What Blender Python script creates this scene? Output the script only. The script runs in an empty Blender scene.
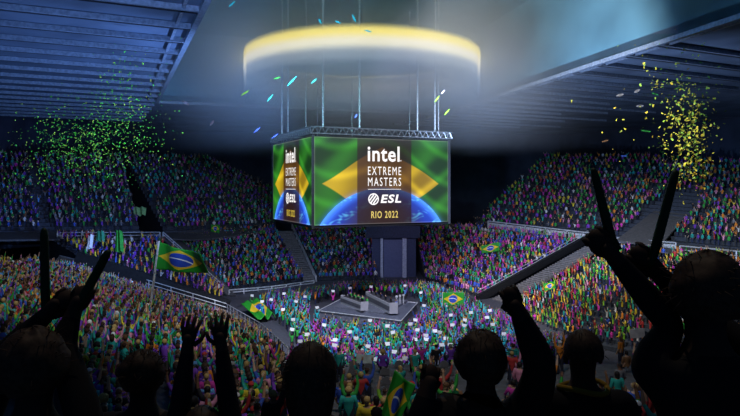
import bpy, bmesh, math, random
import numpy as np
from mathutils import Vector, Matrix
random.seed(7); rng = np.random.default_rng(7)
S = bpy.context.scene; COL = S.collection
F, HY, CX, ZC = 600.0, 186.0, 370.0, 18.0
def W(px, py, D): return Vector(((px-CX)/F*D, D, ZC+(HY-py)/F*D))
def G(px, py, z=0.0):
    D = F*(ZC-z)/(py-HY); return Vector(((px-CX)/F*D, D, z))
def PX(p): return (CX+F*p[0]/p[1], HY-F*(p[2]-ZC)/p[1])

def inside(pt, poly):
    x, y = pt; c = False; j = len(poly)-1
    for i in range(len(poly)):
        xi, yi = poly[i]; xj, yj = poly[j]
        if (yi > y) != (yj > y) and x < (xj-xi)*(y-yi)/(yj-yi)+xi: c = not c
        j = i
    return c
# ------------------------------------------------------------------ camera
cam = bpy.data.cameras.new('camera'); co = bpy.data.objects.new('camera', cam); COL.objects.link(co)
co.location = (0, 0, ZC); co.rotation_euler = (math.pi/2, 0, 0)
cam.sensor_width = 36; cam.lens = F/740*36; cam.shift_y = -(208-HY)/740; cam.clip_end = 600; cam.clip_start = .05
S.camera = co
RINGK, HZ1, HZ2 = 1.6, .075, .008
S.view_settings.view_transform = 'Standard'; S.view_settings.look = 'None'; S.view_settings.gamma = 1
S.view_settings.exposure = 0; S.view_settings.use_curve_mapping = False
try:
    S.cycles.use_denoising = True; S.cycles.max_bounces = 5; S.cycles.volume_bounces = 0
    S.cycles.sample_clamp_indirect = 4; S.cycles.transparent_max_bounces = 12
except Exception: pass

# ------------------------------------------------------------------ materials
MATS = {}
def mat(name, col, rough=.7, metal=0., emis=None, es=0., var=.25, scale=3., spec=.3):
    if name in MATS: return MATS[name]
    m = bpy.data.materials.new(name); m.use_nodes = True; nt = m.node_tree; b = nt.nodes['Principled BSDF']
    c = (*col, 1)
    if var > 0:
        n = nt.nodes.new('ShaderNodeTexNoise'); n.inputs['Scale'].default_value = scale
        tc = nt.nodes.new('ShaderNodeTexCoord'); nt.links.new(tc.outputs['Object'], n.inputs['Vector'])
        r = nt.nodes.new('ShaderNodeValToRGB'); r.color_ramp.elements[0].position = .3; r.color_ramp.elements[1].position = .7
        r.color_ramp.elements[0].color = (*[x*(1-var) for x in col], 1); r.color_ramp.elements[1].color = (*[min(1, x*(1+var)) for x in col], 1)
        nt.links.new(n.outputs['Fac'], r.inputs['Fac']); nt.links.new(r.outputs['Color'], b.inputs['Base Color'])
    b.inputs['Base Color'].default_value = c; b.inputs['Roughness'].default_value = rough; b.inputs['Metallic'].default_value = metal
    b.inputs['Specular IOR Level'].default_value = spec
    if emis: b.inputs['Emission Color'].default_value = (*emis, 1); b.inputs['Emission Strength'].default_value = es
    MATS[name] = m; return m
M_stand = mat('dark_stand', (.035, .042, .058), .8)
M_walk = mat('walkway_concrete', (.075, .078, .088), .85)
M_step = mat('step_concrete', (.15, .145, .15), .85)
M_floor = mat('arena_floor', (.06, .062, .08), .6)
M_wall = mat('arena_wall', (.045, .055, .085), .8, scale=.2)
M_roof = mat('roof_panel', (.16, .21, .30), .8, scale=.15, var=.3)
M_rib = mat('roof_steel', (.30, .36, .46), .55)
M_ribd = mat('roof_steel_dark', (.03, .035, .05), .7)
M_dome = mat('dome_ceiling', (.13, .29, .38), .9, scale=.12, var=.25)
M_steel = mat('steel', (.45, .47, .5), .35, .6)
M_black = mat('black_metal', (.012, .013, .016), .5)
M_rail = mat('rail_metal', (.6, .62, .66), .4, .3)
M_stage = mat('stage_deck', (.10, .11, .15), .55)
M_stage2 = mat('stage_skirt', (.14, .15, .20), .6)
M_desk = mat('desk_white', (.40, .40, .44), .5, var=.05)
M_card = mat('white_card', (.92, .95, .98), .6, var=.03, emis=(.8, 1, 1), es=0)
M_pole = mat('flag_pole', (.5, .5, .52), .4)
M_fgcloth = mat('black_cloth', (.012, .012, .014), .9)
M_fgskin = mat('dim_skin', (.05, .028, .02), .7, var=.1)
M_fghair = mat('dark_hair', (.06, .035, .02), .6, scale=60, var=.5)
M_greenstick = mat('dark_green_plastic', (.01, .05, .015), .5)

# ------------------------------------------------------------------ mesh helpers
def tag(o, label=None, cat=None, group=None, kind=None):
    if label: o['label'] = label
    if cat: o['category'] = cat
    if group: o['group'] = group
    if kind: o['kind'] = kind
    return o
def empty(name, loc=(0, 0, 0)):
    o = bpy.data.objects.new(name, None); COL.objects.link(o); o.location = loc; o.empty_display_size = .1; return o
class MB:
    def __init__(s): s.v = []; s.f = []; s.m = []
    def quad(s, a, b, c, d, m=0):
        n = len(s.v); s.v += [tuple(a), tuple(b), tuple(c), tuple(d)]; s.f.append((n, n+1, n+2, n+3)); s.m.append(m)
    def poly(s, pts, m=0):
        n = len(s.v); s.v += [tuple(p) for p in pts]; s.f.append(tuple(range(n, n+len(pts)))); s.m.append(m)
    def prism(s, pts, h, m=0):
        """pts: list of points of the top face, h: depth downwards"""
        n = len(s.v); k = len(pts); s.v += [tuple(p) for p in pts]+[(p[0], p[1], p[2]-h) for p in pts]
        s.f.append(tuple(range(n, n+k))); s.m.append(m); s.f.append(tuple(range(n+2*k-1, n+k-1, -1))); s.m.append(m)
        for i in range(k):
            j = (i+1) % k; s.f.append((n+i, n+k+i, n+k+j, n+j)); s.m.append(m)
    def box(s, c, d, m=0, R=None):
        n = len(s.v)
        for z in (-.5, .5):
            for x, y in ((-.5, -.5), (.5, -.5), (.5, .5), (-.5, .5)):
                p = Vector((x*d[0], y*d[1], z*d[2]))
                if R is not None: p = R @ p
                s.v.append(tuple(Vector(c)+p))
        for q in ((3, 2, 1, 0), (4, 5, 6, 7), (0, 1, 5, 4), (1, 2, 6, 5), (2, 3, 7, 6), (3, 0, 4, 7)):
            s.f.append(tuple(n+i for i in q)); s.m.append(m)
    def beam(s, a, b, w, h, m=0):
        a = Vector(a); b = Vector(b); d = (b-a); L = d.length
        if L < 1e-6: return
        R = d.to_track_quat('X', 'Z').to_matrix(); s.box((a+b)/2, (L, w, h), m, R)
    def tube(s, pts, r, n=6, m=0, r2=None):
        pts = [Vector(p) for p in pts]; rings = []; N = len(pts)
        for i, p in enumerate(pts):
            d = (pts[min(i+1, N-1)]-pts[max(i-1, 0)]).normalized()
            q = d.to_track_quat('Z', 'X'); rr = r if r2 is None else r+(r2-r)*i/(N-1); st = len(s.v)
            for k in range(n):
                a = 2*math.pi*k/n; s.v.append(tuple(p+q @ Vector((math.cos(a)*rr, math.sin(a)*rr, 0))))
            rings.append(st)
        for a, b in zip(rings, rings[1:]):
            for k in range(n):
                l = (k+1) % n; s.f.append((a+k, a+l, b+l, b+k)); s.m.append(m)
        s.f.append(tuple(rings[0]+k for k in range(n-1, -1, -1))); s.m.append(m)
        s.f.append(tuple(rings[-1]+k for k in range(n))); s.m.append(m)
    def build(s, name, mats, parent=None, smooth=False, loc=None):
        me = bpy.data.meshes.new(name)
        v = s.v if loc is None else [tuple(Vector(p)-Vector(loc)) for p in s.v]
        me.from_pydata(v, [], s.f)
        for m in (mats if isinstance(mats, (list, tuple)) else [mats]): me.materials.append(m)
        me.polygons.foreach_set('material_index', s.m)
        if smooth: me.polygons.foreach_set('use_smooth', [True]*len(s.f))
        me.update(); o = bpy.data.objects.new(name, me); COL.objects.link(o)
        if parent: o.parent = parent
        if loc is not None: o.location = loc
        return o
def polyat(P, t):
    t = min(max(t, 0), 1)
    L = [(P[i+1]-P[i]).length for i in range(len(P)-1)]; T = sum(L)*t
    for i, l in enumerate(L):
        if T <= l or i == len(L)-1: return P[i].lerp(P[i+1], min(1, T/l if l else 0))
        T -= l

# ------------------------------------------------------------------ the shell
m = MB(); m.prism([(-90, -6, 0), (90, -6, 0), (90, 210, 0), (-90, 210, 0)], .3); tag(m.build('floor', M_floor), kind='structure')
u = Vector((.908, .419, 0)); v = Vector((-.419, .908, 0))
ZR = 34.0
def R_(px, py): return G2(px, py)
def G2(px, py, z=ZR):
    D = F*(z-ZC)/(HY-py); return Vector(((px-CX)/F*D, D, z))
BL = G2(157, 100); BC = G2(440, 113); L0 = G2(205, 0); R0 = G2(707, 24)
L1 = BL+(L0-BL)*1.35; R1 = BC+(R0-BC)*1.25
def roof(name, pts):
    mm = MB(); mm.prism([p+Vector((0, 0, 1.0)) for p in pts], 1.0); return tag(mm.build(name, M_roof), kind='structure')
far_l = BL+v*70; far_r = BC+v*55
roof('ceiling_left', [L1, BL, far_l, Vector((-110, 150, ZR)), Vector((-110, 20, ZR))][::-1])
roof('ceiling_back', [BL, BC, far_r, far_l][::-1])
roof('ceiling_right', [BC, R1, Vector((110, 20, ZR)), Vector((110, 190, ZR)), far_r][::-1])
def inner(z, k): return
# raised dome above the opening
mm = MB(); ZT = 47.0
C0, C1, C2, C3 = L1, BL, BC, R1
for a, b in ((C0, C1), (C1, C2), (C2, C3)):
    A2 = a+Vector((0, 0, ZT-ZR)); B2 = b+Vector((0, 0, ZT-ZR)); mm.quad(a, b, B2, A2)
tag(mm.build('wall_skylight_well', M_dome), kind='structure')
mm = MB(); mm.prism([p+Vector((0, 0, ZT-ZR+.5)) for p in (C0, C1, C2, C3)], .5); tag(mm.build('ceiling_dome', M_dome), kind='structure')
# edge beams
mm = MB()
for a, b, o1 in ((L1, BL, 0), (BL, BC, 0), (BC, R1, 0)):
    n = (b-a).normalized().cross(Vector((0, 0, 1)))
    mm.beam(a+Vector((0, 0, -.35)), b+Vector((0, 0, -.35)), .55, .5)
    mm.beam(a+Vector((0, 0, -.25))-n*1.6, b+Vector((0, 0, -.25))-n*1.6, .3, .3)
tag(mm.build('trim_1', M_rib), kind='structure')
# ribs in the roof
mm = MB(); mdk = MB()
dl = (L1-BL); Ll = dl.length; dl.normalize()
for i in range(17):
    s = -36+i*6.2
    if s > Ll: break
    p = BL+dl*s if s > 0 else BL-dl*0+v*(-s)
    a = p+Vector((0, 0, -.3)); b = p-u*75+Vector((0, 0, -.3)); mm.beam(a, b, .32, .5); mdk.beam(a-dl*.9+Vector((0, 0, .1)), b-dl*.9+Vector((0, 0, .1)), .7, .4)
dr = (R1-BC); Lr = dr.length; dr.normalize()
for i in range(17):
    s = -22+i*5.6
    if s > Lr: break
    p = BC+dr*s if s > 0 else BC+v*(-s)
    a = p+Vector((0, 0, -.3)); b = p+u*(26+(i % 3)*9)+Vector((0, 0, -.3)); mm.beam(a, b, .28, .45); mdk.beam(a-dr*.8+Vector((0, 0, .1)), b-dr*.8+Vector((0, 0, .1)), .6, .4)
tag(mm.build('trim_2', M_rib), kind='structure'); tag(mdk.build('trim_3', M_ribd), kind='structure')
# outer walls
mm = MB()
ring = [(-88, -5), (-88, 120), (-60, 190), (0, 205), (60, 190), (88, 130), (88, -5)]
for a, b in zip(ring, ring[1:]): mm.quad((*a, 0), (*b, 0), (*b, 38), (*a, 38))
tag(mm.build('wall_back', M_wall), kind='structure')

# ------------------------------------------------------------------ screen picture
def screen_mesh():
    nu, nv = 260, 160
    uu, vv = np.meshgrid(np.linspace(0, 1, nu), np.linspace(0, 1, nv))
    wv = np.sin(uu*17+vv*11+2.2*np.sin(vv*5+uu*4))*.5+.5
    w2 = np.sin(uu*9-vv*19+2.6*np.sin(uu*7+1))*.5+.5
    fold = .02+.8*wv**2.6+.8*w2**5
    green = np.stack([.006+.022*fold, .035+.165*fold, .004+.010*fold], -1)
    yel = np.stack([.28+.42*fold, .17+.30*fold, .004+.01*fold], -1)
    dx = (uu-.485)/.44; top = .12; dy = np.where(vv < .53, (.53-vv)/.44, (vv-.53)/.44)
    wob = .03*np.sin(uu*14)
    rh = 1-(np.abs(dx)+np.abs(dy)+wob)
    a = np.clip(rh/.02+.5, 0, 1)[..., None]; img = green*(1-a)+yel*a
    ex, ey, er = .49, 1.41, .83; asp = 1.6
    d = np.sqrt(((uu-ex)*asp)**2+((vv-ey))**2*1.0)-er
    tex = (np.sin(uu*63+3*np.sin(vv*40))*np.sin(vv*71+2*np.sin(uu*50))+np.sin(uu*23+vv*31))*.5
    sp = np.clip(tex-.25, 0, 1)*1.6
    depth = np.clip(-d/.34, 0, 1)
    edge = np.clip(1-(-d)/.10, 0, 1)
    side = np.clip(np.abs(uu-.49)/.32, 0, 1)
    eb = (.25+.9*edge**1.2+.5*(1-depth))*(.35+.9*side)
    earth = np.stack([.015+.05*edge*eb+.10*sp*side, .035+.17*eb*edge+.45*sp*side+.04*eb, .10+.70*eb+.45*sp*side], -1)
    dk = np.stack([.05+0*uu, .02+0*uu, .012+0*uu], -1); f2 = (np.clip((depth-.15)/.5, 0, 1)*np.clip(1.15-side, 0, 1))[..., None]
    earth = earth*(1-f2)+dk*f2
    a = np.clip(-d/.006+.5, 0, 1)[..., None]; img = img*(1-a)+earth*a
    glow = np.exp(-np.clip(d, 0, 1)/.018)*(d > 0)*.5; img += glow[..., None]*np.array([.05, .25, .8])
    p = ((uu > .30) & (uu < .705))[..., None]; img = np.where(p, img*np.array([.24, .17, .16])+np.array([.016, .007, .006]), img)
    ed = ((uu < .006) | (uu > .994) | (vv < .01) | (vv > .99))[..., None]; img = np.where(ed, img*1.2+.08, img)
    V = np.stack([uu-.5, 0*uu, .5-vv], -1).reshape(-1, 3)
    idx = np.arange(nu*nv).reshape(nv, nu); q = np.stack([idx[1:, :-1], idx[1:, 1:], idx[:-1, 1:], idx[:-1, :-1]], -1).reshape(-1, 4)
    me = bpy.data.meshes.new('screen_panel'); me.vertices.add(len(V)); me.vertices.foreach_set('co', V.ravel())
    me.loops.add(q.size); me.loops.foreach_set('vertex_index', q.ravel()); me.polygons.add(len(q))
    me.polygons.foreach_set('loop_start', np.arange(0, q.size, 4)); me.update(calc_edges=True)
    at = me.color_attributes.new('picture', 'FLOAT_COLOR', 'POINT')
    at.data.foreach_set('color', np.concatenate([img.reshape(-1, 3), np.ones((len(V), 1))], 1).ravel().astype(np.float32))
    mt = bpy.data.materials.new('screen_picture'); mt.use_nodes = True; nt = mt.node_tree; b = nt.nodes['Principled BSDF']
    an = nt.nodes.new('ShaderNodeAttribute'); an.attribute_name = 'picture'
    b.inputs['Base Color'].default_value = (.01, .01, .01, 1); b.inputs['Roughness'].default_value = .4
    nt.links.new(an.outputs['Color'], b.inputs['Emission Color']); b.inputs['Emission Strength'].default_value = SCREEN
    me.materials.append(mt); return me
SCREEN = 1.0
M_white = mat('lit_white', (.1, .1, .1), emis=(1, .97, .95), es=1.05, var=0)
M_gold = mat('lit_gold', (.1, .1, .1), emis=(.85, .62, .05), es=.9, var=0)
def text_mesh(body, w, h, x0, z0, off=0., shear=0., spacing=1.):
    c = bpy.data.curves.new('t', 'FONT'); c.body = body; c.size = 1; c.offset = off; c.shear = shear; c.space_character = spacing; c.extrude = 0; c.resolution_u = 3
    o = bpy.data.objects.new('t', c); COL.objects.link(o); dg = bpy.context.evaluated_depsgraph_get()
    me = bpy.data.meshes.new_from_object(o.evaluated_get(dg)); bpy.data.objects.remove(o)
    P = np.zeros(len(me.vertices)*3); me.vertices.foreach_get('co', P); P = P.reshape(-1, 3)
    mn, mx = P.min(0), P.max(0); Q = np.zeros_like(P)
    Q[:, 0] = x0+(P[:, 0]-mn[0])/(mx[0]-mn[0])*w; Q[:, 2] = z0+(P[:, 1]-mn[1])/(mx[1]-mn[1])*h
    me.vertices.foreach_set('co', Q.ravel()); me.materials.clear(); me.update(); return me
A = Vector((-7.6, 80, 0)); B = Vector((11.7, 88.9, 0)); Cc = Vector((-15.7, 97.3, 0)); Dd = B+Cc-A
Z0, Z1 = 12.67, 24.67; JC = (A+Dd)/2
jum = empty('hanging_scoreboard', (JC.x, JC.y, Z0))
tag(jum, 'huge four-sided video cube hung over the stage, showing a green flag and lettering', 'scoreboard')
jum.location = (0, 0, 0)
mm = MB(); ins = .25
def corner(p, d=ins): return p+(JC-p).normalized()*d
c4 = [corner(p) for p in (A, B, Dd, Cc)]
mm.prism([c+Vector((0, 0, Z1+.1)) for c in c4], Z1-Z0+.45); mm.build('housing', M_black, jum)
mm = MB()
for p in (A, B, Dd, Cc): mm.beam(corner(p, -.02)+Vector((0, 0, Z0-.3)), corner(p, -.02)+Vector((0, 0, Z1+.2)), .35, .35)
mm.build('corner_trim', M_black, jum)
sm = screen_mesh()
letters = []
k = 7.11
def zy(y): return (ZC+(HY-y)/k-(Z0+Z1)/2)
def face_letters():
    out = []
    T = lambda *a, **kw: text_mesh(*a, **kw)
    w = 5.2
    out.append(('lettering', T('intel', 5.0, zy(146.2)-zy(161.7), -2.65, zy(161.7), off=.018, spacing=1.08), M_white))
    out.append(('lettering', T('EXTREME', w, zy(166.8)-zy(175), -w/2, zy(175), off=0, spacing=1.3), M_white))
    out.append(('lettering', T('MASTERS', w, zy(177.6)-zy(186), -w/2, zy(186), off=0, spacing=1.3), M_white))
    out.append(('lettering', T('ESL', 3.25, zy(194.5)-zy(203), -.65, zy(203), off=.03, shear=.18, spacing=1.15), M_white))
    out.append(('lettering', T('RIO 2022', 4.2, zy(211)-zy(218), -2.1, zy(218), off=.012, spacing=1.2), M_gold))
    b = MB(); b.box((0, 0, zy(189.3)), (w, .02, .06))
    b.box((2.55, 0, zy(160.5)), (.14, .02, .14))
    cx, cz, r = -1.75, (zy(193)+zy(205))/2, .82; n = 28
    for i in range(n):   # ring of the round emblem
        a0, a1 = 2*math.pi*i/n, 2*math.pi*(i+1)/n
        b.quad((cx+r*math.cos(a0), 0, cz+r*math.sin(a0)), (cx+r*math.cos(a1), 0, cz+r*math.sin(a1)), (cx+.80*r*math.cos(a1), 0, cz+.80*r*math.sin(a1)), (cx+.80*r*math.cos(a0), 0, cz+.80*r*math.sin(a0)))
    for o_ in (-.36, 0, .36):
        hl = math.sqrt(max(.01, .62*r*r-o_*o_))
        dxx, dzz = .62, .78; nx, nz = .78, -.62; h2 = .10
        p = [(cx+nx*(o_+s1*h2)+dxx*s2*hl, 0, cz+nz*(o_+s1*h2)+dzz*s2*hl) for s1, s2 in ((-1, -1), (1, -1), (1, 1), (-1, 1))]
        b.quad(*p)
    me = bpy.data.meshes.new('logo'); me.from_pydata(b.v, [], b.f); me.update(); out.append(('logo', me, M_white))
    return out
FL = face_letters()
for (p, q) in ((A, B), (Cc, A), (Dd, Cc), (B, Dd)):
    d = q-p; Lq = d.length; d.normalize(); n = d.cross(Vector((0, 0, 1)))   # outward normal
    if n.dot(p+q-2*JC) < 0: n = -n
    scr = bpy.data.objects.new('video_screen', sm); COL.objects.link(scr); scr.parent = jum
    ctr = (p+q)/2+Vector((0, 0, (Z0+Z1)/2))+n*.02
    rot = Matrix((d, -n, Vector((0, 0, 1)))).transposed().to_4x4()
    scr.matrix_local = Matrix.Translation(ctr) @ rot @ Matrix.Diagonal((Lq*.985, 1, Z1-Z0-.1, 1))
    for nm, me, mt in FL:
        me2 = me.copy(); P = np.zeros(len(me2.vertices)*3); me2.vertices.foreach_get('co', P); P = P.reshape(-1, 3)
        P[:, 0] /= 21.3*.985; P[:, 2] /= (Z1-Z0-.1); P[:, 1] = -.06; me2.vertices.foreach_set('co', P.ravel())
        me2.materials.append(mt); o = bpy.data.objects.new(nm, me2); COL.objects.link(o); o.parent = scr
# truss round the top
for (p, q) in ((A, B), (Cc, A), (Dd, Cc), (B, Dd)):
    tb = MB(); p2 = corner(p, -.5); q2 = corner(q, -.5); zt = Z1+.35; n = 22; inn = (JC-(p+q)/2).normalized()*.9
    for off, z in ((Vector((0, 0, 0)), zt), (Vector((0, 0, 0)), zt+.9), (inn, zt+.9)):
        tb.tube([p2+off+Vector((0, 0, z)), q2+off+Vector((0, 0, z))], .075, 5)
    for i in range(n):
        a = p2.lerp(q2, i/n); b = p2.lerp(q2, (i+.5)/n); c = p2.lerp(q2, (i+1)/n)
        tb.tube([a+Vector((0, 0, zt)), b+Vector((0, 0, zt+.9))], .05, 4); tb.tube([b+Vector((0, 0, zt+.9)), c+Vector((0, 0, zt))], .05, 4)
        tb.tube([b+Vector((0, 0, zt+.9)), a+inn+Vector((0, 0, zt+.9))], .04, 4)
    tb.build('truss', M_steel, jum)
# hanging cables
def on_edge(px, p, q):
    a = (px-CX)/F; t = (a*p.y-p.x)/((q.x-p.x)-a*(q.y-p.y)); return p.lerp(q, t)
Tr = (Cc+(Dd-Cc)*.03)
cab = [(282, A, Cc, .15), (288, A, Cc, .11), (306, A, Cc, .05), (317.5, Cc, Dd, .07), (323, A, B, .15), (352, Cc, Dd, .07), (359.5, A, B, .15), (409.5, Dd, B, .09), (417.5, A, B, .13), (435, A, B, .13), (438.5, A, B, .08)]
where = ['at the far left corner of the video cube', 'second from the left corner of the video cube', 'short of the near corner on the left side', 'behind the near corner of the video cube', 'thick one at the near corner of the video cube',
 'at the back above the lettering', 'thick one above the lettering', 'at the back towards the right corner', 'thick one right of the lettering', 'thick one close to the right corner', 'thin one at the very right corner']
for (px, p, q, r), wh in zip(cab, where):
    e = on_edge(px, p, q); e.z = 0
    tb = MB(); tb.tube([e+Vector((0, 0, Z1+1.25)), e+Vector((0, 0, ZT))], r, 6)
    tag(tb.build('hanging_cable', M_rail), 'steel cable from the ceiling, '+wh, 'cable', 'cables the video cube hangs on')

# ------------------------------------------------------------------ the ring light
def ring_mat(name, z0, z1, stops, strength):
    mt = bpy.data.materials.new(name); mt.use_nodes = True; nt = mt.node_tree; nt.nodes.clear()
    out = nt.nodes.new('ShaderNodeOutputMaterial'); tc = nt.nodes.new('ShaderNodeTexCoord'); sp = nt.nodes.new('ShaderNodeSeparateXYZ')
    mr = nt.nodes.new('ShaderNodeMapRange'); mr.inputs['From Min'].default_value = z0; mr.inputs['From Max'].default_value = z1
    rp = nt.nodes.new('ShaderNodeValToRGB'); rp.color_ramp.interpolation = 'EASE'
    while len(rp.color_ramp.elements) < len(stops): rp.color_ramp.elements.new(.5)
    for e, (p_, c_) in zip(rp.color_ramp.elements, stops): e.position = p_; e.color = c_
    em = nt.nodes.new('ShaderNodeEmission'); tr = nt.nodes.new('ShaderNodeBsdfTransparent'); mx = nt.nodes.new('ShaderNodeMixShader')
    nt.links.new(tc.outputs['Object'], sp.inputs[0]); nt.links.new(sp.outputs['Z'], mr.inputs['Value']); nt.links.new(mr.outputs[0], rp.inputs['Fac'])
    nt.links.new(rp.outputs['Color'], em.inputs['Color']); em.inputs['Strength'].default_value = strength
    nt.links.new(rp.outputs['Alpha'], mx.inputs[0]); nt.links.new(tr.outputs[0], mx.inputs[1]); nt.links.new(em.outputs[0], mx.inputs[2]); nt.links.new(mx.outputs[0], out.inputs[0])
    return mt
def ring_band(name, r, z0, z1, mt, parent, seg=96, nz=1):
    b = MB()
    for i in range(seg):
        a0, a1 = 2*math.pi*i/seg, 2*math.pi*(i+1)/seg
        for j in range(nz):
            za, zb = z0+(z1-z0)*j/nz, z0+(z1-z0)*(j+1)/nz
            b.quad((r*math.cos(a0), r*math.sin(a0), za), (r*math.cos(a1), r*math.sin(a1), za), (r*math.cos(a1), r*math.sin(a1), zb), (r*math.cos(a0), r*math.sin(a0), zb))
    return b.build(name, mt, parent, smooth=True)
halo = empty('ring_light', (-1.2, 93, 38.6))
tag(halo, 'large round glowing ring light hanging from the ceiling above the video cube', 'light')
m_led = ring_mat('halo_glow_fade', -8, 0, [(0, (.12, .22, .40, 0)), (.30, (.22, .36, .60, .10)), (.50, (.42, .52, .66, .30)), (.70, (.95, .92, .70, .80)), (.86, (1, .84, .17, .9)), (1, (.80, .74, .14, 0))], RINGK)  # soft hazy fade of the ring's glow painted into emission and alpha
ring_band('glow_band', 18.0, -8, 0, m_led, halo, nz=3)
ring_mat_in = ring_mat('inner_haze_tone', -8, 0, [(0, (.05, .09, .14, 0)), (.30, (.05, .09, .14, .3)), (.55, (.09, .13, .18, .9)), (.88, (.12, .15, .18, .97)), (1, (.10, .13, .16, 0))], 1)
ring_band('glow_mask_shell', 17.6, -8, 0, ring_mat_in, halo)  # inner shell added to hide the far side's glow, emitting a haze tone
# haze under the dome, thicker round the ring
b = MB(); b.box((0, 8, 34.9-36.5), (96, 76, 23.8)); mt = bpy.data.materials.new('haze'); mt.use_nodes = True; nt = mt.node_tree; nt.nodes.clear()
N = nt.nodes.new; Lk = nt.links.new
def MN(op, a, c=None):
    n = N('ShaderNodeMath'); n.operation = op
    for i, x in enumerate((a, c)):
        if x is None: continue
        if isinstance(x, (int, float)): n.inputs[i].default_value = x
        else: Lk(x, n.inputs[i])
    return n.outputs[0]
tc = N('ShaderNodeTexCoord'); sp = N('ShaderNodeSeparateXYZ'); Lk(tc.outputs['Object'], sp.inputs[0])
r2 = MN('ADD', MN('MULTIPLY', sp.outputs[0], sp.outputs[0]), MN('MULTIPLY', sp.outputs[1], sp.outputs[1])); rr_ = MN('SQRT', r2)
def gauss(x, c, w_): d = MN('DIVIDE', MN('SUBTRACT', x, c), w_); return MN('EXPONENT', MN('MULTIPLY', MN('MULTIPLY', d, d), -1))
g1 = MN('MULTIPLY', gauss(rr_, 19, 8.5), gauss(sp.outputs[2], 0, 7.5))
g2 = MN('MULTIPLY', gauss(rr_, 0, 26), gauss(sp.outputs[2], 5, 9))
dn = MN('ADD', MN('MULTIPLY', g1, HZ1), MN('MULTIPLY', g2, HZ2))
vs = N('ShaderNodeVolumeScatter'); vs.inputs['Color'].default_value = (.85, .92, 1, 1); vs.inputs['Anisotropy'].default_value = .2; Lk(dn, vs.inputs['Density'])
out = N('ShaderNodeOutputMaterial'); Lk(vs.outputs[0], out.inputs['Volume'])
o = b.build('haze', mt); o.location = (-1.2, 93, 36.5); tag(o, 'thin smoke haze glowing around the ring light under the roof', 'haze', kind='stuff')

# ------------------------------------------------------------------ seating tiers
PEOPLE = []   # (pos, zone)
def tier(name, label, bot, top, nr, seat=.75, fill=.93, zone='', nseg=20, skip=None, aisles=(), drop=0., row_fill=None, mt=None):
    Bp = [W(*p) for p in bot]; Tp = [W(*p) for p in top]
    b = MB(); ss = [i/nseg for i in range(nseg+1)]
    def pt(s, r):
        p = polyat(Bp, s).lerp(polyat(Tp, s), r); return p
    for k in range(nr):
        r0, r1 = k/nr, (k+1)/nr
        for i in range(nseg):
            a, c = pt(ss[i], r0), pt(ss[i+1], r0); a2, c2 = pt(ss[i], r1), pt(ss[i+1], r1)
            b.quad(a, c, Vector((c2.x, c2.y, c.z)), Vector((a2.x, a2.y, a.z)))
            b.quad(Vector((a2.x, a2.y, a.z)), Vector((c2.x, c2.y, c.z)), c2, a2)
    for i in range(nseg):   # front fascia and back
        a, c = pt(ss[i], 0), pt(ss[i+1], 0); zb = drop; b.quad(Vector((a.x, a.y, min(zb, a.z-.1))), Vector((c.x, c.y, min(zb, c.z-.1))), c, a)
        a, c = pt(ss[i], 1), pt(ss[i+1], 1); b.quad(a, c, Vector((c.x, c.y, c.z-1)), Vector((a.x, a.y, a.z-1)))
    for s in (0, 1):
        for k in range(nr):
            a = pt(s, k/nr); c = pt(s, (k+1)/nr); zb = min(drop, a.z-.1); b.quad(Vector((a.x, a.y, zb)), Vector((c.x, c.y, zb)), Vector((c.x, c.y, a.z)), a)
    o = b.build(name, mt or M_stand); tag(o, label, 'seating stand')
    for k in range(nr):
        pa = [pt(s, (k+.5)/nr) for s in ss]; L = sum((pa[i+1]-pa[i]).length for i in range(nseg)); n = int(L/seat)
        z_at = [pt(s, k/nr).z for s in ss]
        for j in range(n):
            s = (j+.5+random.uniform(-.25, .25))/n
            if any(a0+sh*(k/nr) < s < a1+sh*(k/nr) for a0, a1, sh in aisles): continue
            if random.random() > fill: continue
            if skip and skip(s, k/nr): continue
            p = polyat(pa, s); i = min(int(s*nseg), nseg-1); t = s*nseg-i; z = z_at[i]*(1-t)+z_at[i+1]*t
            p = Vector((p.x, p.y, z)); qx = PX(p)
            if zone == 'up_right' and inside(qx, [(612, 240), (664, 250), (706, 194), (672, 192)]): continue
            PEOPLE.append((p, zone))
    return pt
LLz = 'far_left'
tier('seating_tier', 'far lower stand left of the narrow stairway, full of spectators', [(229, 292, 101), (305, 282, 112)], [(170, 236, 119), (274, 229, 133)], 17, zone=LLz)
tier('seating_tier', 'far lower stand between the narrow stairway and the dark entrance tunnel', [(318, 281, 113), (378, 280, 114)], [(293, 229, 134), (371, 226, 139)], 17, zone=LLz)
tier('seating_tier', 'far lower stand right of the dark entrance tunnel', [(426, 281, 113), (478, 300, 95)], [(414, 226, 139), (480, 229, 131), (586, 241, 112)], 17, zone='far_right')
NRp = tier('seating_tier', 'right stand beside the grey stairway, full of brightly dressed spectators', [(500, 314, 91), (560, 338, 72), (640, 352, 62), (760, 380, 50)], [(612, 249, 103), (650, 254, 95), (760, 262, 78)], 19, zone='right', seat=.8, fill=.9, aisles=((.50, .53, -.05),))
tier('seating_tier', 'upper right stand under the roof panels', [(472, 225, 133), (590, 233, 116), (700, 244, 98), (770, 250, 88)], [(545, 157, 160), (640, 157, 145), (770, 166, 118)], 22, zone='up_right', seat=.92, fill=.84, drop=8, nseg=28, skip=lambda s, r: False)
tier('seating_tier', 'upper left stand at the edge of the picture below the green confetti', [(-30, 231, 92), (60, 231, 102), (140, 230, 112)], [(-30, 157, 118), (60, 157, 130), (122, 157, 138)], 22, zone='up_left', seat=.92, fill=.84, drop=8, aisles=((.40, .44, -.05),))
tier('seating_tier', 'upper left stand beside the hanging video cube', [(165, 231, 115), (225, 229, 124), (275, 226, 134)], [(125, 157, 140), (205, 158, 150), (276, 192, 152)], 20, zone='up_left', seat=.92, fill=.84, drop=8)
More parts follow.
